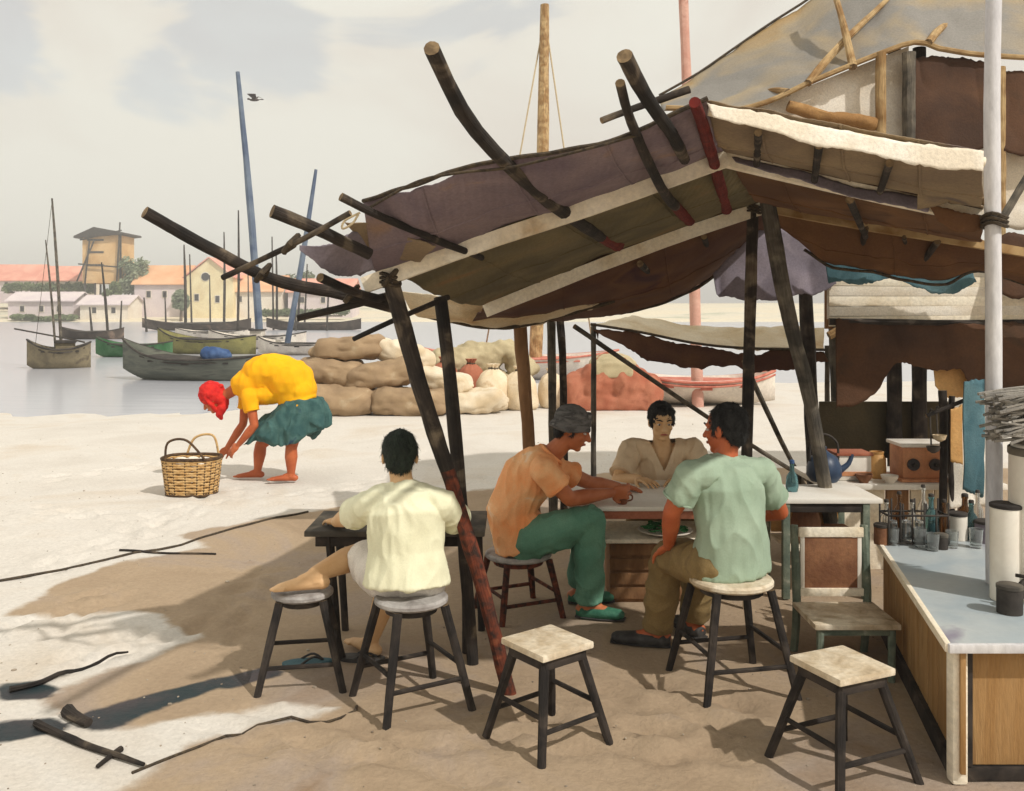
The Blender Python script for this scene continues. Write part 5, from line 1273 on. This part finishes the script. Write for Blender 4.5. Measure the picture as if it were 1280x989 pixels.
def strands(o, n, ln, m, c, seed, lift=.003, down=Vector((0, 0, -1))):
    rnd = random.Random(seed); bm = bmesh.new(); bm.from_mesh(o.data); vs = [(v.co.copy(), v.normal.copy()) for v in bm.verts]
    for i in range(n):
        p, nn = rnd.choice(vs); t = down * 1.0 + (p - c) * 2.0 + Vector((rnd.gauss(0, .35), rnd.gauss(0, .35), rnd.gauss(0, .35))); t -= nn * t.dot(nn)
        if t.length < 1e-3: continue
        t.normalize(); w = t.cross(nn).normalized() * rnd.uniform(.0008, .0017); l_ = ln * rnd.uniform(.6, 1.3)
        q = [p - nn * .002, p + t * l_ * .5 + nn * lift, p + t * l_ + nn * lift * rnd.uniform(-.2, 1.3)]
        a = [bm.verts.new(q[0] - w), bm.verts.new(q[0] + w), bm.verts.new(q[1] + w), bm.verts.new(q[1] - w), bm.verts.new(q[2])]
        bm.faces.new(a[:4]); bm.faces.new((a[3], a[2], a[4]))
    bm.to_mesh(o.data); bm.free()
def person(label, J, f, s=1.0, skin='skin_brown', hair='hair_black', shirt='shirt_tan', trouser='trouser_brown', shoe=None, hf=None, tw=1.0, sleeve=.62, leglen='long', hairstyle='short', bend=None, hup=Vector((0, 0, 1)), hands=None, tdepth=1.0):
    f_, u_, r_ = basis(f); hf = Vector(hf) if hf is not None else f_
    t = thing('person', (J['pelvis'].x, J['pelvis'].y, min(J['ankL'].z, J['ankR'].z) - .07), label, 'person')
    pel, wai, che, nek, hd = (J[k] for k in ('pelvis', 'waist', 'chest', 'neck', 'head'))
    side = J['shR'] - J['shL']; side.normalize()
    b = MB()
    sp = [pel - (wai - pel) * .25, pel, wai, che, che.lerp(nek, .62), nek]
    b.tube(sp, [.09 * s, .15 * s * tw, .135 * s * tw, .155 * s * tw, .11 * s, .06 * s], 20, side=side, ry=[.08 * s, .11 * s * tdepth, .1 * s * tdepth, .112 * s * tdepth, .085 * s, .055 * s])
    hb = hd - Vector(hf).normalized() * .02 * s - u_ * .05 * s
    b.tube([nek - (nek - che).normalized() * .03, nek.lerp(hb, .5), hb], [.062 * s, .052 * s, .054 * s], 14)
    for k in 'LR':
        sh_, el, wr = J['sh' + k], J['el' + k], J['wr' + k]; hp, kn, an = J['hip' + k], J['kn' + k], J['ank' + k]
        b.cap_(che.lerp(nek, .5), sh_, .07 * s, .056 * s); limb(b, sh_, el, wr, .054 * s, .041 * s, .027 * s)
        b.cap_(pel, hp, .1 * s, .088 * s); limb(b, hp, kn, an, .088 * s, .058 * s, .037 * s, 1.1)
        foot(b, an, J['toe' + k], s)
        hd_, hn, cu, th = (hands or {}).get(k, ((wr - el), Vector((0, 0, -1)), .5, None))
        hand(b, wr, Vector(hd_), Vector(hn), s * 1.05, cu, th)
    s0 = s; q, rot = head(b, hd, hf, s * J.get('hs', 1), hup)
    b.remesh('body', skin, t, .0055, 3)
    # face
    for x in (-1, 1):
        e = MB().ell(q(x * .031, .071, .002), (.0125 * s, .0105 * s, .0062 * s), rot).build('eye', 'eye_white', t)
        MB().ell(q(x * .031, .0785, .002), (.0056 * s, .0035 * s, .0056 * s), rot).build('pupil', 'eye_dark', e)
        MB().tube([q(x * .013, .091, .026), q(x * .03, .087, .033), q(x * .049, .073, .028)], [.0035 * s, .0046 * s, .0025 * s], 7).build('eyebrow', hair, t)
    MB().tube([q(-.023, .084, -.062), q(-.008, .092, -.058), q(.008, .092, -.058), q(.023, .084, -.062)], [.003 * s, .0058 * s, .0058 * s, .003 * s], 8).build('lips', 'lip', t)
    # hair
    b = MB()
    if hairstyle in ('short', 'full'):
        g = .004 if hairstyle == 'full' else 0
        b.ell(q(0, -.024, .038), ((.082 + g) * s, (.094 + g) * s, (.09 + g) * s), rot, 3); b.ell(q(0, -.06, -.015), (.066 * s, .045 * s, .062 * s), rot, 3)
        for x in (-1, 1): b.ell(q(x * .07, .012, .018), (.014 * s, .022 * s, .04 * s), rot)
        if hairstyle == 'full':
            for i in range(9): b.ell(q((i - 4) * .015, .058 - abs(i - 4) * .006, .075 + .008 * (i % 2)), (.018 * s, .028 * s, .022 * s), rot)
        o = b.remesh('hair', hair, t, .006, 1, .006 * s, 60); strands(o, 2600, .018 if hairstyle == 'full' else .03, hair, hd - ORG[t.name] - Vector((0, 0, .0)), 5)
    elif hairstyle == 'cap':
        b.ell(q(0, -.02, .045), (.089 * s, .103 * s, .088 * s), rot, 3); b.ell(q(0, -.055, .005), (.074 * s, .06 * s, .06 * s), rot, 3)
        for i in range(4):
            z = .0 + i * .026; rr_ = 1.0 - .1 * i * .7
            b.tube([q(.092 * rr_ * math.sin(a), -.018 + .104 * rr_ * math.cos(a), z + .022 * math.cos(a) + .006 * math.sin(3 * a + i)) for a in [2 * math.pi * j / 28 for j in range(29)]], .0125 * s, 7)
        b.remesh('head_wrap', 'cap_grey', t, .006, 1, .003, 40)
        b = MB(); b.ell(q(0, -.062, -.03), (.066 * s, .035 * s, .045 * s), rot, 3)
        for x in (-1, 1): b.ell(q(x * .072, .0, .0), (.01 * s, .02 * s, .035 * s), rot)
        o = b.remesh('hair', hair, t, .006, 1, .005, 60); strands(o, 900, .03, hair, hd - ORG[t.name], 6)
    elif hairstyle == 'scarf':
        b.ell(q(0, -.02, .045), (.115 * s, .13 * s, .135 * s), rot, 3); b.ell(q(0, -.06, -.03), (.09 * s, .075 * s, .1 * s), rot, 3)
        b.tube([q(0, -.06, -.08), q(-.03, -.02, -.12), q(-.02, .03, -.15), q(.01, .05, -.19)], [.06 * s, .05 * s, .04 * s, .018 * s], 10)
        for x in (-1, 1): b.tube([q(x * .08, .03, .05), q(x * .078, .02, -.04), q(x * .04, .03, -.11)], [.02 * s, .022 * s, .02 * s], 8)
        b.ell(q(.05, -.11, .03), (.04, .03, .03), rot); b.ell(q(-.02, -.13, .05), (.045, .03, .03), rot)
        b.remesh('headscarf', 'scarf_red', t, .008, 1, .009, 22)
    # shirt
    b = MB(); g = .017 * s
    low = pel + (pel - wai).normalized() * .05 * s
    b.tube([low, pel, wai, che, che.lerp(nek, .62), nek - (nek - che) * .06], [.178 * s * tw + g, .17 * s * tw + g, .145 * s * tw + g * 1.2, .16 * s * tw + g, .115 * s + g, .066 * s + g * .4], 24, side=side,
           ry=[.142 * s * tdepth + g, .134 * s * tdepth + g, .11 * s * tdepth + g * 1.3, .118 * s * tdepth + g, .092 * s + g, .06 * s + g * .4])
    for k in 'LR':
        sh_, el = J['sh' + k], J['el' + k]; e_ = sh_.lerp(el, sleeve)
        b.cap_(che.lerp(nek, .55), sh_, .07 * s + g, .05 * s + g)
        b.tube([sh_ - (el - sh_) * .05, sh_.lerp(e_, .6), e_], [.05 * s + g, .049 * s + g, .054 * s + g], 16)
    for extra in J.get('shirt_extra', []): b.ell(*extra)
    cuffs = MB()
    for k in 'LR':
        sh_, el = J['sh' + k], J['el' + k]; e_ = sh_.lerp(el, sleeve - .02); ax = (el - sh_).normalized(); u1 = ax.orthogonal().normalized(); u2 = ax.cross(u1); rr_ = .0545 * s + g
        cuffs.tube([e_ + (u1 * math.cos(a) + u2 * math.sin(a)) * rr_ for a in [2 * math.pi * j / 24 for j in range(25)]], .006 * s, 6)
        MB_ = cuffs.build('cuff', shirt, t); cuffs = MB()
    cuffs.bm.free()
    o = b.remesh('shirt', shirt, t, J.get('vox', .007), J.get('smooth', 4), J.get('disp', .010) * s, J.get('dsc', 7), stretch=Vector((1.5, 1.5, .6)), fold=J.get('fold', 1.0))
    if J.get('vcut'):
        bm = bmesh.new(); bm.from_mesh(o.data); org = ORG[t.name]; kill = []
        top = nek + u_ * .06; dep = J['vcut']
        for fc in bm.faces:
            d = fc.calc_center_median() + org - (che.lerp(nek, .9)); x, y, z = d.dot(r_), d.dot(f_), d.dot(u_)
            if y > 0 and abs(x) < .07 * s * (z + dep) / dep: kill.append(fc)
        bmesh.ops.delete(bm, geom=kill, context='FACES'); bm.to_mesh(o.data); bm.free()
    nd = (nek - che).normalized(); cc = nek - nd * .012 * s
    if not J.get('vcut') and hairstyle != 'scarf':
        cr = [cc + (side * math.cos(a) * .071 + nd.cross(side) * math.sin(a) * .068) * s + nd * .006 * math.sin(a) for a in [2 * math.pi * j / 28 for j in range(29)]]
        MB().tube(cr, .011 * s, 8).build('collar', shirt, t)
    # trousers
    b = MB(); g = .014 * s
    b.tube([pel + (wai - pel) * .25, pel, pel - (wai - pel) * .3], [.12 * s * tw, .148 * s * tw + g, .11 * s], 20, side=side, ry=[.085 * s, .098 * s + g, .09 * s])
    for k in 'LR':
        hp, kn, an = J['hip' + k], J['kn' + k], J['ank' + k]
        b.cap_(pel, hp, .1 * s + g, .09 * s + g)
        if leglen == 'long':
            b.tube([hp, hp.lerp(kn, .5), kn], [.09 * s + g, .083 * s + g, .064 * s + g], 16); b.ell(kn, (.064 * s + g,) * 3)
            b.tube([kn, kn.lerp(an, .5), an + (kn - an) * .04], [.064 * s + g, .062 * s + g, .056 * s + g], 16)
        else:
            wd = J.get('wide', 1); e_ = hp.lerp(kn, .72 if wd == 1 else .93); b.tube([hp, hp.lerp(e_, .5), e_], [(.09 * s + g) * wd, (.088 * s + g) * wd, (.086 * s + g * 1.3) * wd], 20)
    if J.get('skirt'):
        b.bm.free(); b = MB(); n_ = 72; rings = []
        for i, (c_, rx, ry) in enumerate(J['skirt']):
            rings.append([b.bm.verts.new(c_ + Vector((rx * math.cos(a) * (1 + .045 * i * math.sin(a * 11 + i * .4)), ry * math.sin(a) * (1 + .05 * i * math.sin(a * 9 + 1)), .02 * i * math.sin(a * 5) + (.05 * i if math.cos(a) > .6 else 0)))) for a in [2 * math.pi * j / n_ for j in range(n_)]])
        for ra, rb in zip(rings, rings[1:]):
            for j in range(n_): b.bm.faces.new((ra[j], ra[(j + 1) % n_], rb[(j + 1) % n_], rb[j]))
        b.bm.faces.new(rings[0][::-1]); b.bm.faces.new(rings[-1])
        b.remesh('skirt', trouser, t, .009, 5, .02, 7, stretch=Vector((1, 1, .4)), fold=.8)
    else:
        b.remesh('trousers' if leglen == 'long' else 'shorts', trouser, t, .007, 4 if not J.get('wide') else 14, .011 * s, 8, stretch=Vector((1, 1, .8)), fold=1.0)
    if shoe:
        for k in 'LR':
            an, toe = J['ank' + k], J['toe' + k]; d = toe - an; d.z = 0; d.normalize(); z = toe.z
            b = MB(); base = Vector((an.x, an.y, z))
            b.tube([base - d * .07, base - d * .03, base + d * .08, toe + d * .0, toe + d * .025], [.03, .047, .05, .047, .025], 14, side=d.cross(Vector((0, 0, 1))), ry=[.03, .05, .042, .03, .016])
            b.remesh('shoe', shoe, t, .006, 3)
            MB().tube([base - d * .07 + Vector((0, 0, -.026)), base + d * .08 + Vector((0, 0, -.026)), toe + d * .03 + Vector((0, 0, -.022))], [.044, .052, .036], 14, side=d.cross(Vector((0, 0, 1))), ry=[.008, .008, .007]).build('sole', 'shoe_black', t)
    return t

# man in cream shirt, seen from behind
J = dict(pelvis=P(508, 716, 4.28), waist=P(508, 686, 4.29), chest=P(506, 640, 4.30), neck=P(503, 608, 4.33), head=P(500, 571, 4.37),
         shL=P(460, 634, 4.30), shR=P(553, 631, 4.30), elL=PZ(436, 4.5, .80), elR=PZ(578, 4.48, .76), wrL=PZ(420, 4.80, .705), wrR=PZ(540, 4.82, .705),
         hipL=P(486, 724, 4.32), hipR=P(530, 724, 4.32), knL=PZ(452, 4.74, .555), ankL=PZ(394, 4.46, .53), toeL=PZ(338, 4.40, .475),
         knR=PZ(492, 4.70, .47), ankR=PZ(464, 4.80, .085), toeR=PZ(436, 4.97, .032))
person('man in cream shirt with his back turned and one bare foot on a stool', J, (0, 1, -.05), 1.02, 'skin_pale', 'hair_green', 'shirt_cream', 'shorts_white', None, (-.1, 1, -.12), 1.0, .7, 'short',
       hands={'L': ((-.4, 1, -.15), (0, 0, -1), .35, None), 'R': ((-.5, 1, -.15), (0, 0, -1), .35, None)})
# man in orange shirt, seen from his right side, holding a cup
J = dict(pelvis=P(652, 668, 5.52), waist=P(640, 636, 5.52), chest=P(660, 596, 5.50), neck=P(692, 566, 5.48), head=P(716, 536, 5.46),
         shR=P(682, 590, 5.30), shL=P(690, 584, 5.68), elR=P(712, 624, 5.32), elL=P(738, 604, 5.84), wrR=PZ(764, 5.52, .715), wrL=PZ(772, 5.98, .665),
         hipR=P(654, 678, 5.43), hipL=P(656, 676, 5.62), knR=P(738, 650, 5.36), knL=P(736, 654, 5.66), ankR=PZ(735, 5.42, .085), toeR=PZ(775, 5.36, .035),
         ankL=PZ(724, 5.70, .085), toeL=PZ(762, 5.70, .035))
person('man in orange shirt and grey head wrap leaning on the white table with a cup', J, (1, 0, 0), 1.08, 'skin_brown', 'hair_black', 'shirt_orange', 'trouser_green', 'shoe_green', (1, -.12, -.38), .92, .55, 'long', 'cap',
       hands={'R': ((1, .35, -.05), (-.2, 1, .1), .95, None), 'L': ((1, 0, -.1), (0, 0, -1), .35, None)}, tdepth=1.05)
wr = J['wrR']; cup('brown cup held by the man in the orange shirt', Vector((wr.x + .075, wr.y + .075, .6325)))
# man in tan shirt facing the viewer across the table
J = dict(pelvis=PZ(827, 6.72, .33), waist=PZ(827, 6.70, .50), chest=PZ(827, 6.66, .68), neck=PZ(827, 6.62, .86), head=PZ(827, 6.56, 1.015),
         shR=PZ(790, 6.62, .815), shL=PZ(866, 6.62, .815), elR=PZ(772, 6.42, .62), elL=PZ(888, 6.42, .63), wrR=PZ(798, 6.24, .67), wrL=PZ(850, 6.24, .67),
         hipR=PZ(810, 6.70, .31), hipL=PZ(845, 6.70, .31), knR=PZ(800, 6.32, .42), knL=PZ(880, 6.30, .42), ankR=PZ(796, 6.42, .085), ankL=PZ(886, 6.40, .085),
         toeR=PZ(796, 6.22, .035), toeL=PZ(888, 6.20, .035))
J['vcut'] = .17
person('dark haired man in a tan v neck shirt facing the viewer across the white table', J, (0, -1, 0), 1.12, 'skin_pale', 'hair_black', 'shirt_tan', 'trouser_brown', 'shoe_black', (.05, -1, -.14), .95, .8, 'long', 'full',
       hands={'R': ((.6, -1, -.05), (0, 0, -1), .3, None), 'L': ((-.6, -1, -.05), (0, 0, -1), .3, None)})
# man in green shirt, back turned
J = dict(pelvis=P(914, 696, 4.50), waist=P(914, 662, 4.48), chest=P(909, 612, 4.50), neck=P(906, 574, 4.53), head=P(906, 537, 4.54),
         shL=P(863, 594, 4.40), shR=P(950, 590, 4.62), elL=P(840, 640, 4.44), elR=P(975, 640, 4.74), wrL=P(836, 682, 4.66), wrR=PZ(925, 5.0, .70),
         hipL=P(890, 708, 4.46), hipR=P(930, 704, 4.62), knL=P(834, 694, 4.82), knR=P(880, 690, 5.02), ankL=PZ(822, 4.96, .085), ankR=PZ(868, 5.12, .085),
         toeL=PZ(770, 5.0, .035), toeR=PZ(846, 5.28, .035))
person('man in pale green shirt sitting on a round stool with a hand on his knee', J, (-.6, .8, 0), 1.06, 'skin_deep', 'hair_black', 'shirt_green', 'trouser_brown', 'shoe_black', (-.75, .66, -.08), 1.02, .66, 'long',
       hands={'L': ((-.2, .7, -.5), (0, .3, -1), .45, None), 'R': ((-.6, .6, -.2), (0, 0, -1), .4, None)})
# woman stooping over the basket
J = dict(pelvis=P(374, 504, 9.82), waist=P(354, 478, 9.84), chest=P(320, 474, 9.84), neck=P(294, 486, 9.84), head=P(266, 499, 9.84),
         shL=P(312, 496, 9.64), shR=P(308, 492, 10.04), elL=P(318, 532, 9.60), elR=P(304, 530, 9.98), wrL=P(298, 556, 9.62), wrR=P(284, 560, 9.90),
         hipL=P(372, 518, 9.72), hipR=P(366, 520, 9.93), knL=P(364, 560, 9.70), knR=P(326, 556, 9.92), ankL=PZ(364, 9.72, .09), toeL=PZ(334, 9.70, .035), ankR=PZ(322, 9.92, .09), toeR=PZ(292, 9.88, .035))
def pe(px, py, Y, rx, ry, rz): return (P(px, py, Y), (rx, ry, rz))
J['smooth'] = 30; J['hs'] = 1.12
J['shirt_extra'] = [pe(340, 466, 9.84, .33, .24, .2), pe(364, 476, 9.84, .24, .26, .24), pe(376, 488, 9.84, .16, .24, .18), pe(312, 480, 9.84, .2, .22, .15), pe(330, 492, 9.84, .26, .22, .12)]
J['vox'] = .009; J['disp'] = .016; J['dsc'] = 4; J['fold'] = .8
J['trouser_extra'] = [pe(376, 512, 9.82, .2, .22, .18), pe(388, 524, 9.82, .18, .22, .16), pe(400, 538, 9.82, .1, .19, .1), pe(350, 520, 9.9, .2, .16, .13)]
J['wide'] = 1.5
J['skirt'] = [(P(380, 498, 9.83), .2, .22), (P(376, 514, 9.83), .27, .25), (P(366, 532, 9.82), .37, .26), (P(360, 548, 9.81), .42, .26)]
person('stooping woman in yellow shirt and red headscarf reaching for the cane basket', J, (-1, 0, 0), 1.06, 'skin_deep', 'hair_black', 'shirt_yellow', 'skirt_teal', None, (-1, -.1, -.75), 1.05, .5, 'short', 'scarf',
       hands={'L': ((-.7, 0, -.7), (-.3, .3, -.6), .5, None), 'R': ((-.7, 0, -.7), (-.3, -.3, -.6), .5, None)}, tdepth=1.1, hup=Vector((-.6, 0, .8)))
# ------------------------------------------------------------------ thin harbour haze
HZ = MB(); HZ.box((0, 420, 10.5), (1060, 1000, 27))
m, nt, N, L = new_mat('harbour_haze')
out = N.new('ShaderNodeOutputMaterial'); v = N.new('ShaderNodeVolumePrincipled')
v.inputs['Color'].default_value = (.985, .98, .97, 1); v.inputs['Density'].default_value = HAZE; v.inputs['Anisotropy'].default_value = .2
L.new(v.outputs[0], out.inputs['Volume'])
tag(HZ.build('haze', m, None, smooth=False), 'thin pale haze over the harbour', 'haze', kind='stuff')
